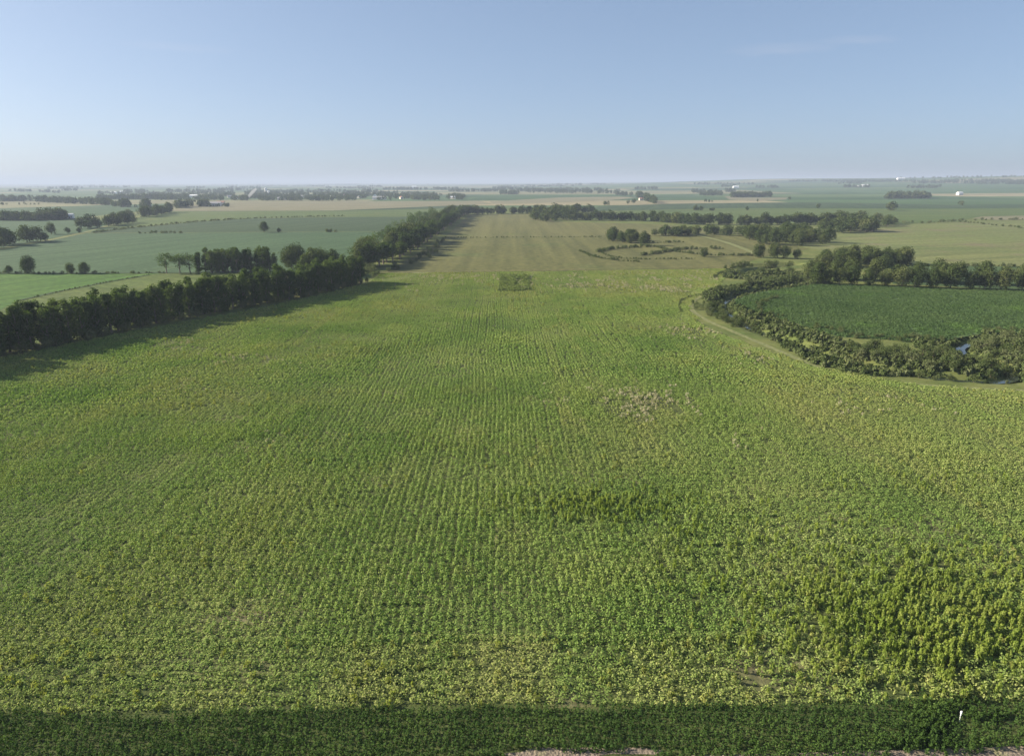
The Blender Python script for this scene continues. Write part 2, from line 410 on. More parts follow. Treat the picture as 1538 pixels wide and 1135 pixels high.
sheet('hay_field', [(1040, 350), (1080, 340), (1240, 341), (1370, 337), (1538, 331), (1720, 330), (1800, 402), (1538, 400.5), (1380, 399), (1345, 392), (1220, 374), (1130, 352.6)], F_pale)
sheet('stubble_field', [(1460, 328), (1475, 325.5), (1538, 324), (1700, 322), (1750, 329.5), (1538, 330), (1500, 331)], F_tan)
sheet('bean_field', [(1360, 398.5), (1380, 399.5), (1538, 401), (1800, 403), (1860, 440), (1538, 436), (1340, 426)], F_dark)
sheet('crop_field', [(880, 331), (930, 317), (1100, 313), (1400, 314), (1700, 312), (1800, 320), (1475, 325), (1450, 330), (1370, 336), (1200, 336), (1000, 333)], F_light)
sheet('bean_field', [(880, 318), (900, 310), (1020, 306), (1200, 304), (1440, 308), (1700, 305), (1720, 311.5), (1400, 313.4), (1100, 312.6), (930, 316.6)], F_blue2)
sheet('stubble_field', [(735, 303), (840, 296.8), (930, 295.5), (955, 297), (930, 300), (850, 304), (760, 306.4), (740, 306)], F_tan)
sheet('stubble_field', [(1088, 295.5), (1100, 294.5), (1110, 297), (1184, 297), (1180, 300), (1130, 302), (1096, 300)], F_tan)
# main field, reaching the sides beyond the frame
MAINPX = [(1700, 1036), (1538, 1054), (769, 1064), (0, 1075), (-260, 1082), (-400, 800), (-150, 570), (0, 538), (180, 502), (400, 462), (560, 424), (566, 411),
          (800, 408), (1092, 404), (1080, 428), (1045, 448), (1034, 466), (1062, 494), (1140, 524), (1240, 556), (1370, 578), (1538, 588), (1760, 610)]
MAIN = [tuple(p[:2]) for p in PX(MAINPX)]
sheet('bean_field', MAIN, F_soil, world=True, dz=.03)
def blob(name, px_, py_, rx, ry, mat, seed):
    c = P(px_, py_)[:2]; e = P(px_ + rx, py_)[:2] - c; f_ = P(px_, py_ - ry)[:2] - c; pts = []
    for k in range(40):
        a = 6.2832 * k / 40; r_ = .55 + .9 * float(fbm(math.cos(a) * 1.6 + seed, math.sin(a) * 1.6, seed, 3))
        pts.append(c + e * math.cos(a) * r_ + f_ * math.sin(a) * r_)
    return sheet(name, pts, mat, world=True, dz=.036 + .004 * seed)
for k, (a, b, c_, d_) in enumerate(((835, 1132, 75, 10), (955, 1128, 40, 5))): blob('bare_dirt', a, b, c_, d_, F_dirt, k + 3)
FRONT = [tuple(p[:2]) for p in PX([(1800, 1032), (1538, 1055), (769, 1065), (0, 1076), (-400, 1088), (-400, 1145), (1800, 1145)])]
sheet('strip_field', PX([(1800, 1032), (1538, 1055), (769, 1065), (0, 1076), (-400, 1088), (-700, 1300), (2300, 1300)]), field_mat('strip_floor', (.05, .07, .02), (.08, .09, .035), big=.2, fine=2), world=True, dz=.026)
sheet('dirt_road', PX([(-900, 1150), (770, 1141), (1300, 1128), (1538, 1120), (2300, 1090), (2400, 1400), (-1100, 1400)]), F_dirt, world=True, dz=.05)
DARKPX = [(1098, 452), (1140, 439), (1210, 429), (1262, 427), (1538, 437), (1860, 442), (1900, 520), (1600, 512), (1560, 500), (1480, 500), (1425, 510), (1405, 513), (1330, 510), (1260, 506), (1190, 484), (1130, 468), (1108, 460)]
DARK = [tuple(p[:2]) for p in PX(DARKPX)]
sheet('bean_field', DARK, F_dark, world=True, dz=.034)
# tracks, terraces and the grassed edge of the creek
ribbon('grass_track', [(1092, 410), (1075, 424), (1050, 437), (1022, 455), (1030, 480), (1075, 503), (1160, 536), (1260, 566), (1390, 584), (1538, 592), (1700, 600)], 5, F_grass)
ribbon('field_track', [(1060, 442), (1040, 452), (1036, 464), (1056, 480), (1110, 502), (1180, 532), (1240, 556), (1310, 572), (1420, 582), (1538, 587), (1650, 592)], 2.2, F_track)
ribbon('field_track', [(1045, 353), (1085, 362), (1115, 373), (1140, 383)], 5, F_track)
ribbon('field_track', [(568, 424), (600, 418), (625, 411), (645, 408.6)], 9, F_track)
ribbon('field_edge', [(566, 409.5), (800, 406.5), (1000, 402), (1096, 399)], 5, F_olive2)
ribbon('field_track', [(26, 452), (110, 433), (224, 413)], 2.5, F_blue2)
ribbon('gravel_road', [(70, 362), (126, 350.5), (200, 327), (262, 315), (300, 304)], 4.5, F_track)
ribbon('gravel_road', [(-500, 411), (0, 411.2), (245, 410.2), (420, 408.8)], 4, F_blue2)
# creek water in its channel
m_, t, out = node_mat('creek_water'); bs = t.nodes.new('ShaderNodeBsdfPrincipled')
bs.inputs['Base Color'].default_value = (.03, .04, .03, 1); bs.inputs['Roughness'].default_value = .06
bp = t.nodes.new('ShaderNodeBump'); bp.inputs['Strength'].default_value = .15; t.links.new(NZ(t, geo_pos(t), 2.0, 3), bp.inputs['Height'])
t.links.new(bp.outputs[0], bs.inputs['Normal']); t.links.new(bs.outputs[0], out.inputs[0])
ribbon('creek_water', CREEK, 2.6, m_, world=True, smoothn=0, z=-1.35)

# ------------------------------------------------------------------ scattering (stuff only)
def variant_objs(name, meshes):
    res = []
    for me in meshes:
        res.append(bpy.data.objects.new(name + '_piece', me))     # never linked: only scattered
    return res
def scatter(name, pts, rot, sc, vi, variants, label, cat, yel=None):
    n = len(pts)
    if n == 0: return
    me = bpy.data.meshes.new(name); me.vertices.add(n); me.vertices.foreach_set('co', np.asarray(pts, np.float32).reshape(-1))
    R = np.zeros((n, 3), np.float32); R[:, 2] = rot
    sc = np.asarray(sc, np.float32)
    if sc.ndim == 1: sc = np.repeat(sc[:, None], 3, 1)
    for nm, ty, arr in (('rot', 'FLOAT_VECTOR', R), ('sc', 'FLOAT_VECTOR', sc)):
        a = me.attributes.new(nm, ty, 'POINT'); a.data.foreach_set('vector', arr.reshape(-1))
    a = me.attributes.new('vi', 'INT', 'POINT'); a.data.foreach_set('value', np.asarray(vi, np.int32))
    a = me.attributes.new('yel', 'FLOAT', 'POINT'); a.data.foreach_set('value', (np.zeros(n) if yel is None else np.asarray(yel)).astype(np.float32))
    o = link(name, me)
    ng = bpy.data.node_groups.new(name, 'GeometryNodeTree')
    ng.interface.new_socket('Geometry', in_out='INPUT', socket_type='NodeSocketGeometry')
    ng.interface.new_socket('Geometry', in_out='OUTPUT', socket_type='NodeSocketGeometry')
    gi = ng.nodes.new('NodeGroupInput'); go = ng.nodes.new('NodeGroupOutput')
    iop = ng.nodes.new('GeometryNodeInstanceOnPoints'); jn = ng.nodes.new('GeometryNodeJoinGeometry')
    for v in variants:
        oi = ng.nodes.new('GeometryNodeObjectInfo'); oi.inputs['Object'].default_value = v; oi.inputs['As Instance'].default_value = True
        ng.links.new(oi.outputs['Geometry'], jn.inputs[0])
    ng.links.new(gi.outputs[0], iop.inputs['Points']); ng.links.new(jn.outputs[0], iop.inputs['Instance'])
    iop.inputs['Pick Instance'].default_value = True
    for nm, ty, sock in (('vi', 'INT', 'Instance Index'), ('rot', 'FLOAT_VECTOR', 'Rotation'), ('sc', 'FLOAT_VECTOR', 'Scale')):
        na = ng.nodes.new('GeometryNodeInputNamedAttribute'); na.data_type = ty; na.inputs['Name'].default_value = nm
        ng.links.new(na.outputs['Attribute'], iop.inputs[sock])
    ng.links.new(iop.outputs[0], go.inputs[0])
    md = o.modifiers.new('scatter', 'NODES'); md.node_group = ng
    return tag(o, label, cat, kind='stuff')

def clump(rng, cx, cy, r, h, n, leaf, up_=1.1):
    """a leafy plant: quads over a dome"""
    d = unit(rng.normal(0, 1, (n, 3)) + np.array([0, 0, .35])); d[:, 2] = np.abs(d[:, 2]) * 1.0
    k = rng.uniform(.55, 1.08, n)[:, None]
    C = d * k * np.array([r, r, h]); C[:, 2] = np.maximum(C[:, 2], .04)
    C += np.array([cx, cy, 0])
    return leaves(C, d + np.array([0, 0, up_ * .5]), leaf, .8, .3, rng)
TILE = 2.7
def bean_tile(seed, n_leaf, leaf, rows=3, gap=.06, rr=.52, hh=.95, mat=None, name='bean_tile', fill=1.0):
    rng = np.random.default_rng(seed); Q = []; sp = TILE / rows
    for i in range(rows):
        x0 = -TILE / 2 + (i + .5) * sp; y = -TILE / 2 + rng.uniform(0, .3)
        while y < TILE / 2:
            st = sp * rng.uniform(.4, .95)
            if rng.random() > gap:
                r = sp * rr * rng.uniform(.75, 1.2); h = hh * rng.uniform(.62, 1.2)
                Q.append(clump(rng, x0 + rng.normal(0, .15 * sp), y, r, h, int(n_leaf * rng.uniform(.7, 1.2)), leaf))
            y += st / fill
    Q = np.concatenate(Q); return quads(name, Q, mat)
def tuft(seed, n, h, r, w, mat, name='tuft'):
    """upright blades / leafy stems"""
    rng = np.random.default_rng(seed); a = rng.uniform(0, 2 * math.pi, n); q = np.sqrt(rng.random(n)) * r
    z = rng.uniform(.12, 1, n) * h
    fl = (1.0 - .55 * z / h)
    C = np.stack([np.cos(a) * q * fl, np.sin(a) * q * fl, z], 1)
    N = np.stack([np.cos(a), np.sin(a), np.full(n, .35)], 1)
    return quads(name, leaves(C, N, w, 2.1, .45, rng), mat)

bean_near = variant_objs('bean_tile', [bean_tile(s, 34, .20, rows=3, rr=.60, hh=.84, mat=M_soy) for s in range(10, 22)])
bean_far = variant_objs('bean_tile', [bean_tile(s, 16, .31, rows=3, rr=.60, hh=.66, mat=M_soy) for s in range(30, 38)])
bean_thin = variant_objs('bean_tile', [bean_tile(s, 16, .2, gap=.5, rr=.3, hh=.5, mat=M_soy) for s in range(40, 45)])
bean_dark = variant_objs('bean_tile', [bean_tile(s, 22, .32, gap=.0, rr=.80, hh=.7, mat=M_bean2) for s in range(50, 55)])
strip_t = variant_objs('strip_tile', [bean_tile(s, 40, .15, rows=4, gap=.02, rr=.47, hh=.9, mat=M_corn) for s in range(60, 67)])
weeds = variant_objs('weed', [tuft(s, 80, 1.0, .36, .13, M_weed) for s in range(80, 86)])
tufts = variant_objs('grass_tuft', [tuft(s, 30, 1.0, .5, .2, M_grass) for s in range(90, 95)])

def tiles_in(poly, angle, size=TILE):
    q = np.array([p[:2] for p in poly]); mid_ = (q.min(0) + q.max(0)) / 2; R_ = np.linalg.norm(q.max(0) - q.min(0)) / 2
    k = int(R_ / size) + 2
    I, J = np.meshgrid(np.arange(-k, k + 1), np.arange(-k, k + 1))
    lx = I.ravel() * size; ly = J.ravel() * size; c, s = math.cos(angle), math.sin(angle)
    X = lx * c - ly * s + mid_[0]; Y = lx * s + ly * c + mid_[1]
    ok = in_poly(X, Y, poly) & (Y > 20)
    px, py = proj(X, Y, np.zeros_like(X))
    mg = 40 + 9000 / np.maximum(Y, 30)
    ok &= (px > -mg) & (px < W0 + mg) & (py < H0 + 130)
    return X[ok], Y[ok]
def pxmask(px, py, cx, cy, rx, ry):
    return np.exp(-(((px - cx) / rx) ** 2 + ((py - cy) / ry) ** 2))

# main bean field
X, Y = tiles_in(MAIN, -ROWA)
headland = 10.8
bl = np.array([P(0, 1075)[:2], P(1538, 1054)[:2]]); bd = unit((bl[1] - bl[0])[None])[0]
dist_front = (X - bl[0][0]) * -bd[1] + (Y - bl[0][1]) * bd[0]
keep = dist_front > headland - 1.5
X, Y = X[keep], Y[keep]
# headland rows run along the front edge
hx, hy = [], []
for j in range(4):
    for i in range(-54, 55):
        hx.append(i * TILE); hy.append(1.4 + j * TILE)
hx = np.array(hx); hy = np.array(hy); mid = (bl[0] + bl[1]) / 2
HX = mid[0] + hx * bd[0] - hy * bd[1]; HY = mid[1] + hx * bd[1] + hy * bd[0]
ha = math.atan2(bd[1], bd[0]) + math.pi / 2
AX = np.concatenate([X, HX]); AY = np.concatenate([Y, HY]); AR = np.concatenate([np.full(len(X), -ROWA), np.full(len(HX), ha)])
px, py = proj(AX, AY, AX * 0)
wx = (fbm(AX / 25, AY / 50, 71, 2) - .5) * 3.0; AX = AX + np.where(np.arange(len(AX)) < len(X), wx, 0); AY = AY + (fbm(AX / 9, AY / 9, 72, 2) - .5) * 1.6
AR = AR + RNG.normal(0, .02, len(AR))
yn = fbm(AX / 26, AY / 26, 3, 4); y2 = fbm(AX / 7, AY / 9, 9, 3)
yel = np.clip((yn - .51) * 2.2, 0, .6) + np.clip((y2 - .60) * 2.4, 0, .4)
us = AX - AY * math.tan(ROWA); yel = yel + np.clip((vnoise(us / TILE, AY / 140, 171) - .62) * 1.3, 0, .4) * (vnoise(us / 30, AY / 60, 172) > .4)
isH = np.concatenate([np.zeros(len(X), bool), np.ones(len(HX), bool)])
yel = np.where(isH, np.clip(.40 + (y2 - .40) * 2.2, 0, 1), yel)
D = np.hypot(AX, AY)
yel += smooth(230, 420, D) * .28
yel += pxmask(px, py, 1350, 610, 260, 45) * .3 + pxmask(px, py, 1080, 440, 120, 50) * .3 + pxmask(px, py, 950, 640, 120, 40) * .3 + pxmask(px, py, 1300, 700, 200, 60) * .25
yel = np.clip(yel, 0, 1)
hsc = 1.0 + (fbm(AX / 16, AY / 16, 21, 3) - .5) * 1.5 - smooth(200, 400, D) * .45
bare = pxmask(px, py, 960, 612, 90, 22) + pxmask(px, py, 1035, 497, 40, 8) + pxmask(px, py, 1120, 662, 40, 10) * .8 + pxmask(px, py, 270, 520, 40, 8) + \
       pxmask(px, py, 985, 434, 45, 6) + pxmask(px, py, 880, 429, 50, 5) + pxmask(px, py, 1140, 535, 40, 10) * .8 + pxmask(px, py, 400, 540, 60, 8) * .7 + pxmask(px, py, 350, 660, 50, 9) * .6
bare = bare * (.35 + fbm(AX / 4, AY / 4, 33, 3))
tall = pxmask(px, py, 1400, 945, 190, 85)
thin = (RNG.random(len(AX)) < np.clip((bare - .18) * 1.2, 0, .55)) | (RNG.random(len(AX)) < tall * .25)
keep = ~thin
fl = RNG.integers(0, 2, len(AX)) * math.pi
mainpts = np.stack([AX, AY, np.full(len(AX), .03)], 1)
for nm, sel, var, lb in (('bean_plants', D < 175, bean_near, 'rows of leafy green bean plants in the large foreground field'),
                     ('bean_plants', D >= 175, bean_far, 'distant pale green bean rows at the far end of the large field')):
    s_ = keep & sel; n_ = s_.sum()
    zs = np.clip(hsc[s_], .45, 1.5)
    scatter(nm, mainpts[s_], (AR + fl)[s_], np.stack([np.ones(n_) * 1.0, np.ones(n_), zs], 1), RNG.integers(0, len(var), n_), var, lb, 'crops', yel[s_])

s_ = thin; n_ = s_.sum()
scatter('thin_bean_plants', mainpts[s_], (AR + fl)[s_], np.ones(n_), RNG.integers(0, 5, n_), bean_thin, 'pale patches where the beans grow thin and soil shows', 'crops', np.clip(yel[s_] + .3, 0, 1))
# weeds in the field
n = 120000
WX = RNG.uniform(-150, 190, n); WY = RNG.uniform(56, 230, n)
px, py = proj(WX, WY, WX * 0)
dens = pxmask(px, py, 1400, 940, 185, 80) * 1.25 + pxmask(px, py, 1240, 900, 130, 60) * .22 + pxmask(px, py, 900, 762, 115, 22) * .95 + pxmask(px, py, 1010, 800, 60, 25) * .3 + \
       pxmask(px, py, 1200, 810, 120, 40) * .12 + pxmask(px, py, 1030, 875, 100, 25) * .1 + pxmask(px, py, 1400, 725, 150, 18) * .12 + pxmask(px, py, 900, 980, 600, 30) * .03
dens *= .35 + 1.3 * fbm(WX / 5, WY / 5, 41, 3)
dens = np.where(dens < .03, 0, dens)
ok = (RNG.random(n) < dens) & in_poly(WX, WY, MAIN) & (px > -60) & (px < W0 + 80) & (py < H0 + 20)
WX, WY = WX[ok], WY[ok]; n = len(WX); big = pxmask(px[ok], py[ok], 1400, 940, 200, 90)
hh = RNG.uniform(.6, 1.3, n) * (1 + big * .35); ww = RNG.uniform(.55, 1.15, n)
scatter('tall_weeds', np.stack([WX, WY, WX * 0 + .03], 1), RNG.uniform(0, 6.28, n), np.stack([ww, ww, hh], 1), RNG.integers(0, 6, n), weeds,
        'tall yellow green weeds standing above the beans at lower right', 'weeds', np.clip(fbm(WX / 6, WY / 6, 51, 3) - .45, 0, .3))

# pale dry residue and stunted stems where the stand is thin
M_dry = leaf_mat('dry_stems', [(0, (.24, .23, .12)), (.5, (.36, .33, .22)), (1, (.48, .44, .33))], scale=.2, trans=.3)
drys = variant_objs('dry_tuft', [tuft(s, 26, 1.0, .55, .16, M_dry) for s in range(390, 394)])
n = 60000
WX = RNG.uniform(-120, 190, n); WY = RNG.uniform(80, 400, n); px, py = proj(WX, WY, WX * 0)
b_ = pxmask(px, py, 960, 612, 95, 24) + pxmask(px, py, 1040, 498, 45, 8) + pxmask(px, py, 1120, 662, 40, 9) * .8 + pxmask(px, py, 268, 520, 34, 6) + pxmask(px, py, 985, 434, 55, 5) + pxmask(px, py, 882, 429, 60, 4) + \
     pxmask(px, py, 900, 424, 240, 13) * .28 + pxmask(px, py, 1000, 419, 90, 3) + pxmask(px, py, 700, 416, 60, 3) + pxmask(px, py, 1140, 535, 45, 9) * .8 + pxmask(px, py, 395, 540, 60, 7) * .6 + pxmask(px, py, 350, 658, 60, 9) * .35 + pxmask(px, py, 810, 822, 70, 12) * .25 + pxmask(px, py, 1120, 440, 50, 20) * .25 + pxmask(px, py, 1360, 612, 120, 12) * .25
sp_ = smooth(.48, .72, fbm(WX / 3.2, WY / 9, 133, 3)) * 1.5
ok = (RNG.random(n) < b_ * sp_) & in_poly(WX, WY, MAIN); WX, WY = WX[ok], WY[ok]; n = len(WX)
scatter('dry_stems', np.stack([WX, WY, WX * 0 + .03], 1), RNG.uniform(0, 6.28, n), np.stack([RNG.uniform(.7, 1.5, n)] * 2 + [RNG.uniform(.6, 1.0, n)], 1), RNG.integers(0, 4, n), drys,
        'pale dry stems mottling the thin spots of the large field', 'stubble')
# square patch of darker, taller plants near the far edge
sq = [tuple(q[:2]) for q in PX([(752, 414), (795, 414), (796, 438), (748, 438)])]
n = 5000; q_ = np.array(sq); WX = RNG.uniform(q_[:, 0].min(), q_[:, 0].max(), n); WY = RNG.uniform(q_[:, 1].min(), q_[:, 1].max(), n)
ok = in_poly(WX, WY, sq) & (RNG.random(n) < .6 * smooth(.3, .65, fbm(WX / 4, WY / 9, 9))); WX, WY = WX[ok], WY[ok]; n = len(WX)
M_patch = leaf_mat('patch_leaves', [(0, (.11, .15, .045)), (.5, (.16, .20, .065)), (1, (.22, .26, .09))], scale=.1, trans=.3)
pv_ = variant_objs('patch_plant', [tuft(s, 40, 1.0, .6, .26, M_patch) for s in range(395, 399)])
scatter('dark_square_patch', np.stack([WX, WY, WX * 0 + .03], 1), RNG.uniform(0, 6.28, n), RNG.uniform(.6, 1.15, n), RNG.integers(0, 4, n), pv_, 'small dark square patch of taller plants near the far edge of the field', 'plants')

# yellow grass tufts
n = 60000
WX = RNG.uniform(-260, 260, n); WY = RNG.uniform(54, 400, n)
px, py = proj(WX, WY, WX * 0)
df = (WX - bl[0][0]) * -bd[1] + (WY - bl[0][1]) * bd[0]
dens = np.clip((fbm(WX / 26, WY / 26, 3, 4) - .50) * 1.3, 0, .4) + np.where(df < headland, .45, 0) + bare_f if False else np.clip((fbm(WX / 26, WY / 26, 3, 4) - .52) * 1.0, 0, .3) + np.where(df < headland, .30, 0)
ok = (RNG.random(n) < dens) & in_poly(WX, WY, MAIN) & (px > -40) & (px < W0 + 40) & (py < H0 + 20)
WX, WY = WX[ok], WY[ok]; n = len(WX)
scatter('grass_tufts', np.stack([WX, WY, WX * 0 + .03], 1), RNG.uniform(0, 6.28, n), np.stack([RNG.uniform(.7, 1.3, n)] * 2 + [RNG.uniform(.5, 1.05, n)], 1), RNG.integers(0, 5, n), tufts,
        'dry yellowish grass tufts growing among the bean rows', 'grass')

# front strip: dense dark rows along the edge, end rows turned at the right, bare dirt beyond
sx, sy = [], []
for j in range(6):
    for i in range(-40, 41):
        sx.append(i * TILE); sy.append(-1.35 - j * TILE)
sx = np.array(sx); sy = np.array(sy)
sy = sy + (fbm(sx / 7, sx * 0, 91, 3) - .5) * 1.6
SX = mid[0] + sx * bd[0] - sy * bd[1]; SY = mid[1] + sx * bd[1] + sy * bd[0]
px, py = proj(SX, SY, SX * 0)
road = pxmask(px, py, 838, 1142, 90, 30) + pxmask(px, py, 965, 1140, 40, 16) * .8 + np.where((px > 1355) & (py > 1118), 1, 0) + np.where((px > 990) & (px < 1355) & (py > 1150), 1, 0)
turn = px > 1405
ok = (road < .45) & (px > -80) & (px < W0 + 120) & (py < H0 + 90) & ~turn
n = ok.sum()
scatter('strip_crop', np.stack([SX, SY, SX * 0 + .03], 1)[ok], np.full(n, ha) + RNG.integers(0, 2, n) * math.pi, np.stack([np.ones(n), np.ones(n), .8 + .5 * fbm(SX[ok] / 6, SY[ok] / 6, 8)], 1),
        RNG.integers(0, 7, n), strip_t, 'dense dark green crop strip along the bottom edge', 'crops')
tp = [tuple(q[:2]) for q in PX([(1408, 1068), (1470, 1052), (1620, 1040), (1700, 1110), (1560, 1116), (1480, 1120), (1415, 1122)])]
ta = math.radians(-62)
cx, cy = P(1500, 1085)[:2]
I, J = np.meshgrid(np.arange(-9, 10), np.arange(-9, 10)); lx = I.ravel() * TILE; ly = J.ravel() * TILE
TX = cx + lx * math.cos(ta) - ly * math.sin(ta); TY = cy + lx * math.sin(ta) + ly * math.cos(ta)
ok = in_poly(TX, TY, tp); n = ok.sum()
turned = variant_objs('strip_tile', [bean_tile(s, 40, .17, rows=3, gap=.01, rr=.52, hh=1.0, mat=M_corn) for s in range(160, 164)])
scatter('strip_crop', np.stack([TX, TY, TX * 0 + .03], 1)[ok], np.full(n, ta), np.ones(n), RNG.integers(0, 4, n), turned,
        'curved end rows of dark crop at the bottom right corner', 'crops')

n = 9000
WX = RNG.uniform(20, 60, n); WY = RNG.uniform(48, 60, n); px, py = proj(WX, WY, WX * 0); g_ = pxmask(px, py, 1400, 1092, 36, 34) + pxmask(px, py, 1440, 1075, 60, 12) * .7 + pxmask(px, py, 1400, 1118, 180, 6) * .5 + pxmask(px, py, 900, 1122, 200, 7) * .3
q = P(1441, 1083); ok = (RNG.random(n) < g_) & ~((abs(WX - q[0]) < 1.0) & (WY - q[1] < .7) & (WY - q[1] > -2.6)); WX, WY = WX[ok], WY[ok]; n = len(WX)
vs_ = variant_objs('verge_tuft', [tuft(s, 34, 1.0, .3, .12, M_corn) for s in range(410, 414)])
scatter('verge_weeds', np.stack([WX, WY, WX * 0 + .03], 1), RNG.uniform(0, 6.28, n), RNG.uniform(.4, .9, n), RNG.integers(0, 4, n), vs_, 'dark green weeds around the marker post between the strip rows', 'weeds')
# dark bean field inside the creek bend
X, Y = tiles_in(DARK, math.radians(-20))
n = len(X); dk = dist_poly(X, Y, PX([(1140, 452), (1170, 458), (1150, 466), (1165, 470), (1195, 475)]))
ok = (RNG.random(n) > .06) & (dist_poly(X, Y, CREEK) > 6); X, Y = X[ok], Y[ok]; n = len(X)
scatter('dark_bean_plants', np.stack([X, Y, X * 0 + .03], 1), math.radians(-20) + RNG.integers(0, 4, n) * math.pi / 2, np.stack([np.ones(n) * 1.08, np.ones(n) * 1.08, .5 + 1.1 * fbm(X / 9, Y / 9, 61)], 1), RNG.integers(0, 5, n), bean_dark,
        'smooth dark green beans filling the creek bend at right', 'crops')

# ------------------------------------------------------------------ trees
def tube(pts, rad, seg=6):
    vs, fs = [], []
    pts = [np.array(p, float) for p in pts]
    for k, p in enumerate(pts):
        d = pts[min(k + 1, len(pts) - 1)] - pts[max(k - 1, 0)]; d /= np.linalg.norm(d)
        a = np.cross(d, [0, 1, .3]); a /= np.linalg.norm(a); b = np.cross(d, a)
        for s in range(seg):
            th = 2 * math.pi * s / seg
            vs.append(p + rad[k] * (math.cos(th) * a + math.sin(th) * b))
    for k in range(len(pts) - 1):
        for s in range(seg):
            fs.append((k * seg + s, k * seg + (s + 1) % seg, (k + 1) * seg + (s + 1) % seg, (k + 1) * seg + s))
    return vs, fs
def make_tree(seed, h, w, base, lobes, lpl, leaf, mat, top=.5, ragged=.0, limbs=5, seg=6, column=False):
    """returns (trunk mesh, crown mesh); base = height where leaves begin, as a share of h"""
    rng = np.random.default_rng(seed)
    vs, fs = [], []
    def add(pts, rad):
        v, f = tube(pts, rad, seg); o = len(vs); vs.extend(v); fs.extend([tuple(i + o for i in q) for q in f])
    lean = rng.normal(0, .03, 2) * h
    tp = np.array([lean[0], lean[1], h * .8])
    add([(0, 0, -.3), (lean[0] * .3, lean[1] * .3, h * .3), tp * [.8, .8, .7], tp], [h * .026, h * .019, h * .011, h * .003])
    tips = []
    for k in range(limbs):
        z0 = h * rng.uniform(max(.15, base * .8), .55); a = rng.uniform(0, 6.28); L = w * rng.uniform(.3, .46)
        s0 = np.array([lean[0] * z0 / h, lean[1] * z0 / h, z0]); e = s0 + np.array([math.cos(a) * L, math.sin(a) * L, h * rng.uniform(.12, .32)])
        add([s0, (s0 + e) / 2 + [0, 0, -.02 * h], e], [h * .010, h * .007, h * .002]); tips.append(e)
    trunk = (vs, fs)
    hc = h * (1 - base); Q = []; R = []
    for k in range(lobes):
        if k < limbs and ragged > .3: c = tips[k % len(tips)]
        else:
            d = rng.normal(0, 1, 3); d /= np.linalg.norm(d); rr = rng.uniform(.25, 1) ** .6
            zc = d[2] * rr
            prof = math.sqrt(max(.05, 1 - abs(zc) ** 2.2)) * (1 - top * max(0, zc))
            c = np.array([d[0] * rr * w * .36 * prof / max(.3, math.hypot(d[0], d[1])) if False else d[0] * rr * w * .40 * (1 - top * max(0, zc)), d[1] * rr * w * .40 * (1 - top * max(0, zc)), base * h + hc * (.5 + zc * .40)])
            if column:
                zc = rng.uniform(-1, 1); a_ = rng.uniform(0, 6.28); q_ = w * .34 * rng.uniform(.3, 1) * (1 - .55 * max(0, zc) ** 2)
                c = np.array([math.cos(a_) * q_, math.sin(a_) * q_, h * (.49 + .40 * zc)])
            c[:2] += lean * c[2] / h
        rad = w * rng.uniform(.13, .23) * (1 + ragged * rng.uniform(-.4, .3))
        n = int(lpl * (rad / (w * .18)) ** 2)
        dd = unit(rng.normal(0, 1, (n, 3))); kk = rng.uniform(.6, 1.12, n)[:, None]
        C = c + dd * kk * rad * np.array([1, 1, 1.05]); C[:, 2] = np.clip(C[:, 2], .15, h * 1.02)
        Q.append(leaves(C, dd + [0, 0, .25], leaf, .85, .5, rng)); R.append(np.clip(rng.normal(.5, .22, n) + rng.normal(0, .12), 0, 1))
    crown = quads('crown', np.concatenate(Q), mat, np.concatenate(R))
    return mesh_from('trunk', trunk[0], trunk[1], M_bark), crown

KINDS = {}
# (h, w) are nominal; copies are scaled
KINDS['cottonwood'] = dict(h=14, v=[make_tree(200 + i, 14, RNG.uniform(5.5, 7.2), .10, 34, 62, .52, M_tree, top=.35) for i in range(6)])
KINDS['wind'] = dict(h=14, v=[make_tree(400 + i, 14, RNG.uniform(4.4, 5.8), .0, 50, 44, .46, M_tree, top=.3, column=True) for i in range(9)])
KINDS['broad'] = dict(h=12, v=[make_tree(220 + i, 12, RNG.uniform(10, 12.5), .02, 46, 72, .58, M_wood, top=.25) for i in range(5)])
KINDS['ragged'] = dict(h=13, v=[make_tree(240 + i, 13, 9, .22, 17, 60, .5, M_tree, top=.2, ragged=.6, limbs=7) for i in range(4)])
KINDS['mid'] = dict(h=12, v=[make_tree(260 + i, 12, RNG.uniform(11, 13.5), .0, 30, 30, 1.0, M_wood, top=.3, limbs=3, seg=4) for i in range(6)])
KINDS['shrub'] = dict(h=3, v=[make_tree(280 + i, 3, RNG.uniform(3.2, 4.4), .0, 16, 42, .26, M_shrub, top=.2, limbs=4, seg=4) for i in range(6)])
def joined(tr, cr, name):
    """one mesh of trunk and crown, for trees a few pixels high"""
    nv, nc = len(tr.vertices), len(cr.vertices)
    V_ = [tuple(v.co) for v in tr.vertices] + [tuple(v.co) for v in cr.vertices]
    F_ = [tuple(p.vertices) for p in tr.polygons] + [tuple(i + nv for i in p.vertices) for p in cr.polygons]
    me = mesh_from(name, V_, F_, [M_bark, cr.materials[0]], [0] * len(tr.polygons) + [1] * len(cr.polygons))
    a = me.attributes.new('rnd', 'FLOAT', 'FACE'); b = np.zeros(len(cr.polygons), np.float32); cr.attributes['rnd'].data.foreach_get('value', b)
    a.data.foreach_set('value', np.concatenate([np.full(len(tr.polygons), .5, np.float32), b])); return me
FARV = [joined(*make_tree(300 + i, 12, RNG.uniform(10, 13), .02, 14, 12, 1.7, M_wood, top=.3, limbs=1, seg=3), 'far_tree') for i in range(6)]
MIDJ = [joined(tr, cr, 'tree') for tr, cr in KINDS['mid']['v']]
far_vars = variant_objs('far_tree', FARV)

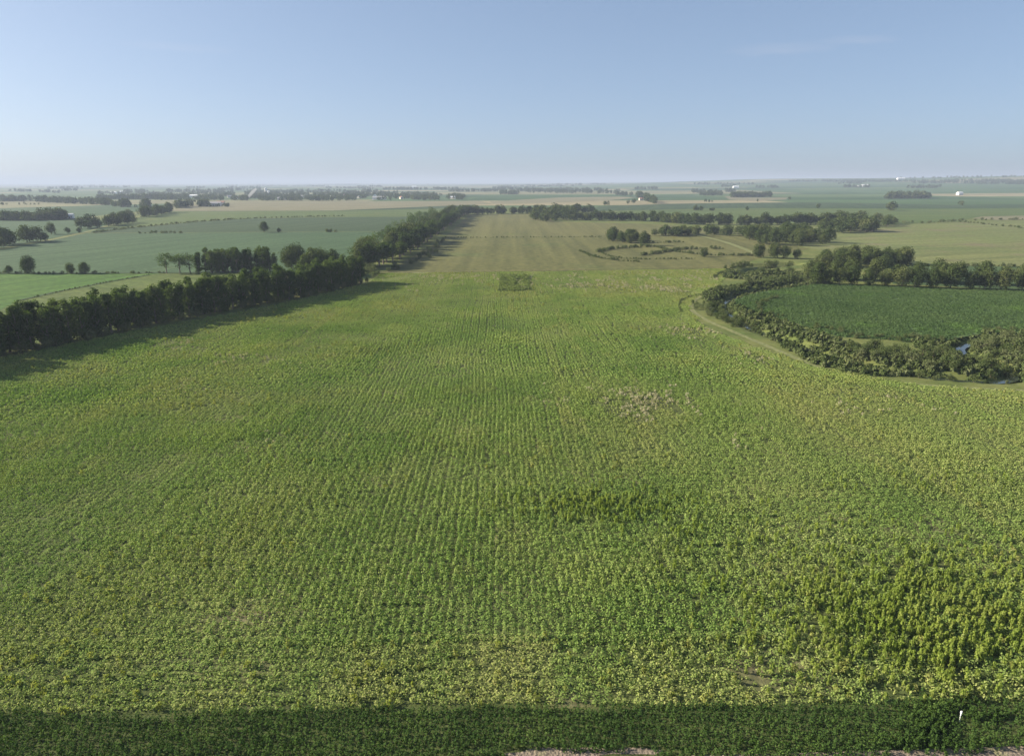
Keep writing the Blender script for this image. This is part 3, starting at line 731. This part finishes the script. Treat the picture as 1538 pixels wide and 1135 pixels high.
ORD = lambda n: '%d%s' % (n, 'th' if 10 <= n % 100 <= 20 else {1: 'st', 2: 'nd', 3: 'rd'}.get(n % 10, 'th'))
def plant(name, kind, x, y, h, label, cat, group=None, small=False, rng=random, wf=1.0):
    K = KINDS[kind]; z = float(terr(x, y)); s = h / K['h']; v = rng.randrange(len(K['v'])); rz = rng.uniform(0, 6.28)
    if small:
        o = link(name, MIDJ[v % 6], loc=(x, y, z - .05), rot=rz, sc=(s * wf, s * wf, s))
    else:
        o = link(name, None, loc=(x, y, z - .03), rot=rz, sc=(s * wf, s * wf, s))
        link('trunk', K['v'][v][0], o); link('crown', K['v'][v][1], o)
    return tag(o, label, cat, group)
def along(poly, spacing, jitter, rng):
    pts = np.array([p[:2] for p in poly]); out_ = []; rem = 0
    for a, b in zip(pts[:-1], pts[1:]):
        L = np.linalg.norm(b - a); t_ = rem
        while t_ < L:
            q = a + (b - a) * t_ / L; out_.append((q[0] + rng.gauss(0, jitter), q[1] + rng.gauss(0, jitter))); t_ += spacing * rng.uniform(.8, 1.2)
        rem = t_ - L
    return out_
def tree_row(name, kind, pxs, spacing, hgt, lab, cat, group, off=0.0, jitter=.8, small=False, seed=1, hv=.15, wf=1.0, end='left end'):
    rng = random.Random(seed); poly = [np.array(p[:2]) for p in PX(pxs)]
    if off:
        a, b = poly[0], poly[-1]; d = (b - a) / np.linalg.norm(b - a); poly = [p + np.array([-d[1], d[0]]) * off for p in poly]
    pts = along(poly, spacing, jitter, rng)
    for k, (x, y) in enumerate(pts):
        h = hgt * rng.uniform(1 - hv, 1 + hv)
        plant(name, kind, x, y, h, lab % ('%s from the %s' % (ORD(k + 1), end)), cat, group, small, rng, wf)
    return pts
def wood(name, kind, pxs, n, hgt, lab, cat, group, small=False, seed=1, wf=1.0):
    rng = random.Random(seed); poly = [p[:2] for p in PX(pxs)]
    xs = [p[0] for p in poly]; ys = [p[1] for p in poly]; got = []
    tries = 0
    while len(got) < n and tries < n * 400:
        tries += 1
        x, y = rng.uniform(min(xs), max(xs)), rng.uniform(min(ys), max(ys))
        if in_poly(np.array([x]), np.array([y]), poly)[0] and all(math.hypot(x - a, y - b) > hgt * .42 * (1 if tries < n * 200 else .5) for a, b in got): got.append((x, y))
    got.sort(key=lambda q: q[0] / q[1])
    for k, (x, y) in enumerate(got):
        plant(name, kind, x, y, hgt * rng.uniform(.75, 1.2), lab % ('%s from the left' % ORD(k + 1)), cat, group, small, rng, wf)

# near windbreak on the left: two staggered rows
WB = [(-95, 565), (0, 533), (90, 516), (200, 492), (330, 467), (450, 446), (545, 424)]
tree_row('cottonwood_tree', 'wind', WB, 3.0, 13.8, 'dark green cottonwood in the front row of the near windbreak, %s', 'tree', 'cottonwoods of the near windbreak', jitter=.6, seed=11, wf=1.1, hv=.12, end='near end')
tree_row('cottonwood_tree', 'wind', WB, 3.3, 14.4, 'dark green cottonwood in the back row of the near windbreak, %s', 'tree', 'cottonwoods of the near windbreak', off=5.5, jitter=.8, seed=12, wf=1.1, end='near end')
tree_row('shrub', 'shrub', WB, 4.2, 3.2, 'low shrub under the near windbreak at the field edge, %s', 'shrub', 'shrubs under the near windbreak', off=-2.6, jitter=.9, seed=13, wf=1.0, end='near end')
# trees behind it along the field edge
tree_row('ragged_tree', 'ragged', [(247, 411), (296, 410)], 7.5, 12, 'thin ragged tree left of the straight grove, %s', 'tree', 'ragged trees beside the straight grove', seed=14, hv=.3)
tree_row('cottonwood_tree', 'wind', [(298, 410), (415, 408)], 3.6, 13.5, 'tall tree in the straight grove behind the green field, %s', 'tree', 'trees of the straight grove', seed=15, jitter=1.2, wf=1.15)
tree_row('cottonwood_tree', 'wind', [(300, 408.5), (415, 406.5)], 4.4, 14, 'tree in the rear line of the straight grove, %s', 'tree', 'trees of the straight grove', seed=16, jitter=1.2, wf=1.1)
wood('broadleaf_tree', 'broad', [(425, 412), (438, 402), (500, 401), (513, 410), (470, 418)], 8, 13.5, 'broad rounded tree in the thicket behind the windbreak, %s', 'tree', 'round trees behind the windbreak', seed=17, wf=1.05)
wood('shrub', 'shrub', [(500, 418), (515, 406), (560, 405), (575, 412), (560, 420)], 16, 4.5, 'pale leafy shrub at the far end of the near windbreak, %s', 'shrub', 'pale shrubs at the windbreak end', seed=18)
for (a, b, c, l) in ((42, 411, 389, 'small round tree at the far left field edge'), (106, 411, 397, 'narrow tree left of the round hedge tree'), (128, 411, 396, 'round tree right of the narrow hedge tree'), (14, 411, 401, 'low bush tree nearest the left frame edge on the field boundary'),
                     (397, 349, 334, 'lone tree standing between the blue green fields'), (419, 349, 342, 'small bush tree right of the lone field tree')):
    p_ = P(a, b); plant('field_tree', 'broad', p_[0], p_[1], (b - c) * np.linalg.norm(p_ - [0, 0, H]) / F0 * 1.0, l, 'tree')
# second tree line running away from us
tree_row('cottonwood_tree', 'cottonwood', [(553, 405), (600, 388), (640, 362), (665, 345), (697, 322)], 9, 14.5, 'tree on the field side of the long receding tree line, %s', 'tree', 'trees of the receding tree line', off=0, jitter=1.6, seed=21, wf=1.5, hv=.25, end='near end')
tree_row('broadleaf_tree', 'broad', [(540, 404), (585, 386), (618, 364), (648, 346), (684, 322)], 12, 14, 'tree on the far side of the long receding tree line, %s', 'tree', 'trees of the receding tree line', off=0, jitter=2, seed=22, hv=.3, end='near end')
tree_row('ragged_tree', 'ragged', [(530, 400), (590, 362), (620, 345), (655, 327)], 38, 17, 'tall ragged tree rising over the receding tree line, %s', 'tree', 'ragged trees over the receding line', jitter=2, seed=23, end='near end')
tree_row('shrub', 'shrub', [(572, 411), (610, 398), (640, 384), (668, 362)], 9, 3.2, 'dark shrub at the foot of the receding tree line, %s', 'shrub', 'shrubs beside the receding line', jitter=2.5, seed=24, end='near end')
# belts across the middle distance
tree_row('belt_tree', 'mid', [(690, 323), (760, 321), (830, 321.5), (890, 320)], 5.5, 13, 'tree in the belt behind the olive field, %s', 'tree', 'trees of the far belt', jitter=3, small=True, seed=31, hv=.3)
wood('broadleaf_tree', 'mid', [(797, 331), (830, 320), (865, 322), (866, 331), (820, 333)], 26, 15, 'dark tree in the dense clump beyond the olive field, %s', 'tree', 'trees of the dense far clump', small=True, seed=32)
tree_row('belt_tree', 'mid', [(866, 331), (960, 331.5), (985, 333), (1040, 337), (1140, 338), (1220, 337), (1290, 334)], 4.8, 12, 'tree in the long belt across the middle distance, %s', 'tree', 'trees of the long middle belt', jitter=2.5, small=True, seed=33, hv=.28)
wood('broadleaf_tree', 'mid', [(1245, 336), (1260, 329), (1330, 333), (1365, 341), (1330, 343), (1260, 340)], 24, 12, 'tree in the grove ending the long belt at right, %s', 'tree', 'trees of the belt end grove', small=True, seed=34)
wood('broadleaf_tree', 'mid', [(1232, 348), (1236, 341), (1300, 342), (1313, 349), (1275, 351)], 22, 12, 'tree in the lens shaped grove on the pale field, %s', 'tree', 'trees of the lens grove', small=True, seed=35)
wood('broadleaf_tree', 'broad', [(913, 362), (925, 356), (950, 360), (969, 369), (950, 370)], 13, 11, 'tree in the wedge shaped clump on the olive field, %s', 'tree', 'trees of the wedge clump', seed=36)
wood('broadleaf_tree', 'mid', [(975, 354), (1040, 351), (1047, 355), (990, 356)], 16, 9.5, 'tree in the low dark clump behind the wedge, %s', 'tree', 'trees of the low dark clump', small=True, seed=37)
for (a, b, c, l) in ((963, 352, 347, 'small round bush between the wedge and the low clump'),): pass
wood('broadleaf_tree', 'mid', [(1058, 355), (1065, 350), (1130, 349), (1140, 354), (1120, 356)], 16, 9, 'scrubby tree left of the rounded wood, %s', 'tree', 'scrub left of the rounded wood', small=True, seed=38)
wood('broadleaf_tree', 'broad', [(1123, 362), (1130, 352), (1200, 352), (1240, 360), (1257, 366), (1190, 370), (1140, 367)], 46, 11.5, 'tree in the rounded wood on the pale field, %s', 'tree', 'trees of the rounded wood', seed=39)
p_ = P(1057, 386); plant('field_tree', 'broad', p_[0], p_[1], 6.5, 'small dark bush tree alone on the terraces', 'tree')
# creek side trees at right
tree_row('broadleaf_tree', 'broad', [(1142, 387), (1168, 388), (1195, 388), (1222, 389)], 8.5, 8.5, 'tree in the thin line above the creek loops, %s', 'tree', 'trees above the creek loops', jitter=1.5, seed=41, hv=.25)
wood('broadleaf_tree', 'broad', [(1225, 402), (1232, 392), (1330, 391), (1368, 399), (1340, 403)], 24, 10, 'tree in the rear grove above the creek belt, %s', 'tree', 'trees of the rear creek grove', seed=42)
CB = [(1222, 427), (1300, 429), (1400, 433), (1538, 436), (1600, 438)]
tree_row('broadleaf_tree', 'broad', CB, 6.8, 10.5, 'tree in the front row of the creek belt at right, %s', 'tree', 'trees of the right creek belt', jitter=1.2, seed=43, wf=.85)
tree_row('broadleaf_tree', 'broad', [(1225, 419), (1300, 421), (1420, 425), (1538, 431)], 8, 10.5, 'tree in the back row of the creek belt at right, %s', 'tree', 'trees of the right creek belt', jitter=2, seed=44, wf=.9)
# shrubs on the creek banks
def shrubs_along(pxs, spacing, h, lab, group, seed, jit=1.5, hv=.35, kind='shrub', off=0.0):
    tree_row('shrub', kind, pxs, spacing, h, lab, 'shrub', group, off=off, jitter=jit, seed=seed, hv=hv)
shrubs_along([(1090, 404), (1120, 401), (1180, 398), (1222, 397)], 5.0, 3.6, 'dark shrub on the upper creek loop, %s', 'shrubs of the upper creek loop', 51)
shrubs_along([(1112, 411), (1160, 411), (1216, 408)], 5.0, 3.4, 'dark shrub on the middle creek loop, %s', 'shrubs of the middle creek loop', 52)
shrubs_along([(1085, 438), (1130, 429), (1180, 422), (1222, 418)], 4.5, 3.4, 'dark shrub on the lower creek loop, %s', 'shrubs of the lower creek loop', 53)
shrubs_along([(1085, 452), (1082, 462), (1100, 474), (1130, 486)], 1.4, 2.0, 'dense shrub on the inner bank at the creek elbow, %s', 'inner shrubs at the creek elbow', 59, jit=1.0)
shrubs_along([(1054, 456), (1060, 470), (1080, 480), (1104, 490)], 2.0, 2.1, 'greyish shrub on the outer bank at the creek elbow, %s', 'shrubs at the creek elbow', 54, jit=1.6)
shrubs_along([(1104, 487), (1200, 520), (1280, 549), (1390, 569), (1510, 575)], 3.2, 1.6, 'shrub on the near bank of the creek, %s', 'shrubs on the near creek bank', 55, jit=.9)
shrubs_along([(1088, 456), (1110, 470), (1150, 484), (1230, 505), (1270, 520)], 3.4, 1.3, 'shrub on the inner bank below the dark field, %s', 'shrubs on the inner creek bank', 56, jit=1.6)
wood('shrub', 'shrub', [(1265, 520), (1300, 521), (1400, 530), (1440, 532), (1515, 552), (1500, 562), (1400, 556), (1285, 537)], 64, 2.9, 'bushy shrub in the thicket beside the creek, %s', 'shrub', 'shrubs of the creek thicket', seed=57)
wood('shrub', 'shrub', [(1455, 520), (1480, 511), (1560, 513), (1600, 530), (1600, 560), (1530, 552), (1490, 538)], 52, 3.5, 'brownish shrub inside the creek hook at the right edge, %s', 'shrub', 'shrubs inside the creek hook', seed=58)
# left middle distance belts
tree_row('belt_tree', 'mid', [(-60, 378), (0, 372), (20, 366), (70, 361)], 9, 12, 'tree in the nearest belt beside the left gravel road, %s', 'tree', 'trees by the left gravel road', jitter=2.5, small=True, seed=61, hv=.35)
tree_row('belt_tree', 'mid', [(76, 352), (120, 350)], 11, 9, 'tree in the short belt by the road bend, %s', 'tree', 'trees by the road bend', jitter=2.5, small=True, seed=62, hv=.35)
tree_row('belt_tree', 'mid', [(126, 344), (160, 340), (195, 335)], 10, 13, 'tree in the dark belt along the left gravel road, %s', 'tree', 'trees of the dark road belt', jitter=4, small=True, seed=63, hv=.3)
tree_row('belt_tree', 'mid', [(190, 329), (225, 325), (252, 319)], 12, 14, 'tree farther up the left gravel road, %s', 'tree', 'trees farther up the gravel road', jitter=5, small=True, seed=64, hv=.3)

# ------------------------------------------------------------------ small hedges and terraces (nobody could count them)
hp, hs_ = [], []
def hedge(pxs, spacing, h, jit=1.0, prob=1.0):
    rng = random.Random(len(hp) + 5)
    for x, y in along(chaikin(PX(pxs), 2), spacing, jit, rng):
        if vnoise(x / 25, y / 25, 77) < prob:
            hp.append((x, y, float(terr(x, y)) - .05)); hs_.append(h / 3 * rng.uniform(.5, 1.4))
hedge([(130, 351), (300, 350.5), (395, 350)], 4, 2.6, 1.2, .45)
hedge([(490, 349), (590, 348)], 3, 3.4, 1.2, .75)
hedge([(140, 350), (215, 341), (300, 333), (385, 328), (470, 326), (518, 325)], 3.2, 2.2, 1)
hedge([(-300, 411.5), (0, 411.3), (160, 411), (245, 410.6)], 2.2, 1.5, .8, .8)
hedge([(26, 453), (110, 433.5), (224, 413)], 1.6, .8, .3)
hedge([(873, 378), (890, 386), (920, 391), (960, 394)], 1.6, 1.6, .5)
hedge([(897, 379), (915, 375), (945, 372), (980, 371)], 1.6, 2.2, .8)
hedge([(905, 376), (903, 381), (925, 388), (960, 390), (1045, 389)], 1.8, 1.2, .5)
hedge([(962, 384), (985, 382), (1000, 378), (1030, 374), (1085, 374)], 1.5, 2.2, 1.0, .8)
hedge([(969, 369), (990, 372), (1010, 378), (1045, 382), (1075, 384), (1145, 384.5)], 1.5, 2.0, .7)
hedge([(980, 365), (1030, 364)], 1.8, 1.8, .8)
hedge([(668, 357.6), (780, 357), (905, 356)], 3, 1.3, .5)
hedge([(1024, 450), (1018, 460), (1024, 470)], 1.0, .8, .2); hedge([(1022, 453), (1034, 446), (1062, 441)], 1.0, .9, .2)
hedge([(1072, 418), (1080, 411), (1090, 408)], 1.0, 1.2, .4)
hedge([(1136, 468), (1142, 456), (1155, 450), (1165, 448)], 1.2, 1.5, .7); hedge([(1150, 470), (1162, 473), (1170, 476)], 1.2, 1.5, .9)
hedge([(1225, 492), (1290, 506), (1350, 510), (1410, 508)], 1.5, 1.6, 1.6)
hedge([(1480, 497), (1515, 495), (1530, 497)], 1.4, 1.8, .6)
hedge([(1366, 398.6), (1480, 400), (1700, 402)], 2, 2.0, .7)
hedge([(1440, 333), (1538, 343)], 4, 2.2, 2)
hedge([(1290, 333), (1380, 336.5), (1450, 331), (1538, 330)], 5, 3, 2, .6)
n = len(hp); hv_ = variant_objs('hedge_bush', [joined(tr, cr, 'hedge_bush') for tr, cr in KINDS['shrub']['v'][:4]])
scatter('hedgerow_growth', np.array(hp), RNG.uniform(0, 6.28, n), np.array(hs_), RNG.integers(0, 4, n), hv_, 'thin dark lines of brush and tall grass along terraces and field edges', 'brush')

# creek bank grass
n = 26000
WX = RNG.uniform(85, 330, n); WY = RNG.uniform(175, 400, n); d = dist_poly(WX, WY, CREEK)
ok = (d < 14) & (d > 2.2) & ~in_poly(WX, WY, MAIN) & ~in_poly(WX, WY, DARK); WX, WY = WX[ok], WY[ok]; n = len(WX)
bank = variant_objs('bank_grass', [tuft(s, 40, 1.0, .8, .3, M_shrub) for s in range(190, 194)])
scatter('bank_grass', np.stack([WX, WY, terr(WX, WY)], 1), RNG.uniform(0, 6.28, n), RNG.uniform(.7, 1.6, n), RNG.integers(0, 4, n), bank, 'rough green growth covering the creek banks', 'grass')

# far woods and shelterbelts, too many and too small to count
fp, fs_ = [], []
def fbelt(x0, y0, x1, y1, n, h=12, thick=0.4):
    for k in range(n):
        u_ = random.random(); a = x0 + (x1 - x0) * u_; b = y0 + (y1 - y0) * u_ + random.uniform(-thick, thick)
        q = P(a, b); fp.append(q); fs_.append(h / 12 * random.uniform(.6, 1.25))
for args in ((-20, 302.5, 52, 302, 60, 16, .5), (55, 303, 165, 308, 90, 16, .8), (165, 308, 175, 311, 8, 12), (178, 311, 195, 311, 14, 16), (215, 312, 228, 312, 10, 17), (0, 307.6, 60, 307.6, 12, 6), (200, 311.5, 250, 313, 10, 6),
             (-30, 330, 60, 331, 90, 12, 1.2), (60, 330, 100, 329, 50, 14, 1.2), (265, 313, 290, 309.5, 30, 15), (300, 310.5, 312, 310, 20, 14), (315, 311, 345, 310.5, 14, 8),
             (12, 288, 46, 288, 24, 16), (60, 289, 92, 290, 24, 14), (70, 284, 102, 284, 20, 15), (110, 280, 166, 280, 40, 20), (212, 281, 245, 280, 26, 20), (340, 280, 356, 280, 14, 20), (380, 280, 410, 280, 20, 20),
             (148, 299, 260, 299.5, 120, 16, .6), (148, 291, 250, 293, 70, 14, 1.2), (675, 288, 760, 287.5, 80, 16, .6), (575, 285, 620, 285.5, 50, 18, .4), (750, 292, 780, 292, 30, 16, .4),
             (790, 289, 930, 290, 90, 16, 1.5), (925, 293, 950, 294, 26, 14, .6), (955, 296, 972, 298, 26, 19, .8), (970, 302, 985, 306, 26, 17, .8), (950, 305, 955, 305, 4, 12), (908, 309, 915, 309, 4, 10), (942, 306, 944, 306, 2, 8),
             (1038, 289, 1085, 291, 60, 15, 1.4), (1052, 293.5, 1084, 293.5, 40, 14, .6), (1098, 296.5, 1158, 295.5, 90, 17, .5), (1332, 298, 1395, 297.5, 120, 19, .9), (1325, 298, 1336, 299, 6, 10),
             (1402, 281.5, 1412, 281.5, 9, 14), (1440, 308, 1446, 308, 5, 9), (1336, 316, 1342, 316.5, 6, 17), (1466, 276.5, 1538, 277, 60, 16, .4), (1340, 269, 1538, 266, 60, 16, .6),
             (1040, 316, 1056, 316, 9, 9), (1066, 316.5, 1074, 316.5, 6, 6), (1119, 316, 1123, 316, 3, 8), (1228, 314, 1230, 313, 2, 11), (1058, 303, 1070, 304, 8, 7), (1135, 302, 1138, 303, 3, 8), (1185, 300, 1190, 300, 3, 8)):
    fbelt(*args)
for k in range(70):                       # faint belts toward the horizon
    x0 = random.uniform(-60, 1600); y0 = 276.5 + random.random() ** 1.6 * 13 - (4 if x0 > 1150 else 0); L = random.uniform(15, 90)
    if x0 < 300 and y0 > 290: continue
    fbelt(x0, y0, x0 + L, y0 + random.uniform(-.5, .5), int(L * .7), 17, .35)
town = [(145, 299.5), (255, 293), (330, 289), (480, 286), (560, 289), (700, 295), (695, 300.5), (560, 301.5), (480, 302), (330, 301.5), (250, 301)]
k = 0
while k < 1700:
    a = random.uniform(145, 700); b = random.uniform(286, 302)
    if in_poly(np.array([a]), np.array([b]), town)[0] and vnoise(a / 18, b / 3.0, 5) > .28:
        fp.append(P(a, b)); fs_.append(random.uniform(.7, 1.3)); k += 1
n = len(fp)
scatter('far_woods', np.array(fp), RNG.uniform(0, 6.28, n), np.array(fs_), RNG.integers(0, 6, n), far_vars, 'hazy blue green woods and shelterbelts spread toward the horizon', 'woods')

# ------------------------------------------------------------------ buildings
M_white = plain('white_siding', (.78, .78, .76), .6, .04); M_roof = plain('grey_roof', (.32, .31, .31), .8, .15); M_steel = plain('pale_steel', (.66, .67, .68), .4, .05, metal=.3)
M_red = plain('rust_roof', (.34, .16, .11), .8, .15); M_glass = plain('window_glass', (.05, .07, .09), .15, .1); M_door = plain('dark_door', (.12, .10, .09), .6, .1); M_beige = plain('beige_wall', (.55, .50, .42), .7, .06)
def box(x0, x1, y0, y1, z0, z1):
    v = [(x0, y0, z0), (x1, y0, z0), (x1, y1, z0), (x0, y1, z0), (x0, y0, z1), (x1, y0, z1), (x1, y1, z1), (x0, y1, z1)]
    f = [(0, 3, 2, 1), (4, 5, 6, 7), (0, 1, 5, 4), (1, 2, 6, 5), (2, 3, 7, 6), (3, 0, 4, 7)]; return v, f
def building(name, px_, py_, L, Wd, hw, label, cat, wall, roof, rz=0.0, group=None, dy=0):
    p_ = P(px_, py_); o = link(name, None, loc=p_, rot=rz); tag(o, label, cat, group)
    rh = Wd * .28
    v = [(-L/2, -Wd/2, -.5), (L/2, -Wd/2, -.5), (L/2, Wd/2, -.5), (-L/2, Wd/2, -.5), (-L/2, -Wd/2, hw), (L/2, -Wd/2, hw), (L/2, Wd/2, hw), (-L/2, Wd/2, hw), (-L/2, 0, hw + rh), (L/2, 0, hw + rh)]
    f = [(0, 1, 5, 4), (2, 3, 7, 6), (1, 2, 6, 9, 5), (3, 0, 4, 8, 7), (0, 3, 2, 1)]
    link('wall', mesh_from('wall', v, f, wall), o)
    e = .5; t_ = .25; s = rh / (Wd / 2)
    rv = []; rf = []
    for sg in (-1, 1):
        b0 = len(rv)
        rv += [(-L/2 - e, sg * (Wd/2 + e), hw - s * e + .05), (L/2 + e, sg * (Wd/2 + e), hw - s * e + .05), (L/2 + e, 0, hw + rh + .05), (-L/2 - e, 0, hw + rh + .05)]
        rv += [(x, y, z + t_) for x, y, z in rv[b0:b0 + 4]]
        rf += [tuple(i + b0 for i in q) for q in ((0, 3, 2, 1), (4, 5, 6, 7), (0, 1, 5, 4), (1, 2, 6, 5), (2, 3, 7, 6), (3, 0, 4, 7))]
    link('roof', mesh_from('roof', rv, rf, roof), o)
    v, f = box(-1.4, 1.4, -Wd/2 - .06, -Wd/2 + .04, 0, 2.6); link('door', mesh_from('door', v, f, M_door), o)
    for k_ in (-.32, .32):
        v, f = box(k_ * L - .8, k_ * L + .8, -Wd/2 - .05, -Wd/2 + .04, 1.1, 2.4); link('window', mesh_from('window', v, f, M_glass), o)
    return o
def grain_bin(px_, py_, r, h, label):
    p_ = P(px_, py_); o = link('grain_bin', None, loc=p_); tag(o, label, 'grain bin'); n_ = 20
    v = [(r * math.cos(6.2832 * i / n_), r * math.sin(6.2832 * i / n_), z) for z in (-.5, h) for i in range(n_)]
    link('wall', mesh_from('wall', v, [(i, (i + 1) % n_, n_ + (i + 1) % n_, n_ + i) for i in range(n_)], M_steel), o)
    v = [((r + .15) * math.cos(6.2832 * i / n_), (r + .15) * math.sin(6.2832 * i / n_), h) for i in range(n_)] + [(0, 0, h + r * .55)]
    link('roof', mesh_from('roof', v, [(i, (i + 1) % n_, n_) for i in range(n_)], M_steel), o)
building('barn', 1441, 293, 20, 12, 8, 'bright white barn alone on the right hillside', 'barn', M_white, M_white, .3)
building('barn', 1298, 280.5, 34, 16, 9, 'white barn of the farmstead left on the right hillside', 'barn', M_white, M_white, .1)
building('farm_house', 1291, 281, 22, 12, 6, 'low white house left of the hillside white barn', 'house', M_white, M_roof, 0)
grain_bin(1303, 280.5, 6, 11, 'steel grain bin right of the hillside white barn')
building('barn', 1353, 270, 60, 25, 9, 'pale long barn highest on the right horizon', 'barn', M_white, M_white, 0)
building('barn', 1105, 282.5, 34, 18, 8, 'white barn beyond the curved tan field', 'barn', M_white, M_white, 0)
building('farm_house', 963, 301, 12, 9, 5, 'pink grey farmhouse between two clumps at the road', 'house', M_beige, M_red, .2)
building('shed', 106, 328, 9, 7, 5, 'white shed at the right end of the far left belt', 'shed', M_white, M_white, .2)
building('barn', 322, 309.5, 30, 12, 6, 'pale long shed at the gravel road farmstead', 'barn', M_steel, M_roof, .1)
building('barn', 332, 308, 16, 10, 6, 'rust roofed barn at the gravel road farmstead', 'barn', M_beige, M_red, .1)
building('barn', 310, 309.5, 14, 10, 6, 'white barn left in the gravel road farmstead', 'barn', M_white, M_steel, .4)
building('warehouse', 171, 291, 26, 16, 6, 'white warehouse at the left end of the town trees', 'warehouse', M_white, M_white, 0)
building('warehouse', 184, 290.5, 30, 16, 7, 'small pale warehouse right of the town end warehouse', 'warehouse', M_white, M_steel, 0)
building('warehouse', 292, 296.5, 28, 14, 6, 'wide white warehouse in the left half of town', 'warehouse', M_white, M_white, 0)
building('warehouse', 424, 300.5, 26, 12, 5, 'beige store building at the front edge of town', 'warehouse', M_beige, M_roof, 0)
building('warehouse', 570, 300, 40, 14, 6, 'grey shed at the front right edge of town', 'warehouse', M_steel, M_roof, 0)
building('warehouse', 622, 282.5, 40, 20, 11, 'white elevator shed beyond the town on the horizon side', 'warehouse', M_white, M_white, 0)
grain_bin(400, 292, 6, 26, 'tall pale grain silo standing in the middle of town')
grain_bin(404, 292.5, 5, 16, 'shorter pale silo beside the tall town silo')
for k, (a, b) in enumerate(((455, 297), (500, 298), (515, 295), (540, 298), (563, 296), (603, 299), (650, 298), (680, 299), (360, 299), (345, 297), (265, 298), (435, 295), (473, 300))):
    building('town_house', a, b, 15, 10, 5.5, 'pale house among the town trees, %s from the left of the visible roofs' % ORD(sorted([455, 500, 515, 540, 563, 603, 650, 680, 360, 345, 265, 435, 473]).index(a) + 1), 'house', (M_white, M_beige)[k % 2], (M_roof, M_steel, M_red)[k % 3], k * .4, 'houses in the distant town')

# smoke drifting from the town edge
q = P(369, 300); Lp = 60
vs, fs = tube([(0, 0, 0), (9, 0, 8), (18, 0, 17), (27, 0, 25), (36, 0, 32)], [2.0, 4, 5, 5, 2.5], 12)
o = link('smoke_plume', None)
me = mesh_from('smoke_plume', vs, fs + [tuple(range(11, -1, -1)), tuple(range(48, 60))], plain('tmp', (1, 1, 1)))
m_, t, out = node_mat('smoke'); pv = t.nodes.new('ShaderNodeVolumePrincipled'); pv.inputs['Color'].default_value = (.95, .95, .97, 1)
pv.inputs['Density'].default_value = .09; t.links.new(pv.outputs[0], out.inputs['Volume']); me.materials.clear(); me.materials.append(m_)
bpy.data.objects.remove(o); o = link('smoke_plume', me, loc=q); tag(o, 'thin white smoke plume drifting up right from the town edge', 'smoke')

# white marker post at the end of the front strip
q = P(1441, 1083); o = link('marker_post', None, loc=(q[0], q[1], 0)); tag(o, 'short white marker pipe standing in the dark strip at lower right', 'marker post')
M_pvc = plain('white_pvc', (.82, .82, .80), .4, .03)
def cyl(r1, r2, z0, z1, n_=12, cap=True):
    v = [(r1 * math.cos(6.2832 * i / n_), r1 * math.sin(6.2832 * i / n_), z0) for i in range(n_)] + [(r2 * math.cos(6.2832 * i / n_), r2 * math.sin(6.2832 * i / n_), z1) for i in range(n_)]
    f = [(i, (i + 1) % n_, n_ + (i + 1) % n_, n_ + i) for i in range(n_)] + [tuple(range(n_, 2 * n_)), tuple(range(n_ - 1, -1, -1))]; return v, f
v, f = cyl(.05, .05, -.2, 1.1); link('post', mesh_from('post', v, f, M_pvc), o)
v, f = cyl(.095, .08, 1.0, 1.2); link('cap', mesh_from('cap', v, f, M_pvc), o)

# ------------------------------------------------------------------ air
v, f = box(-33500, 33500, -3300, 34500, -9, max(float(GZ.max()) + 26, H + 12))
m_, t, out = node_mat('haze_air'); pv = t.nodes.new('ShaderNodeVolumePrincipled'); pv.inputs['Color'].default_value = (.50, .585, .74, 1)
pv.inputs['Density'].default_value = 1.3e-4; pv.inputs['Anisotropy'].default_value = .08
t.links.new(pv.outputs[0], out.inputs['Volume'])
tag(link('haze', mesh_from('haze', v, f, m_)), kind='stuff')
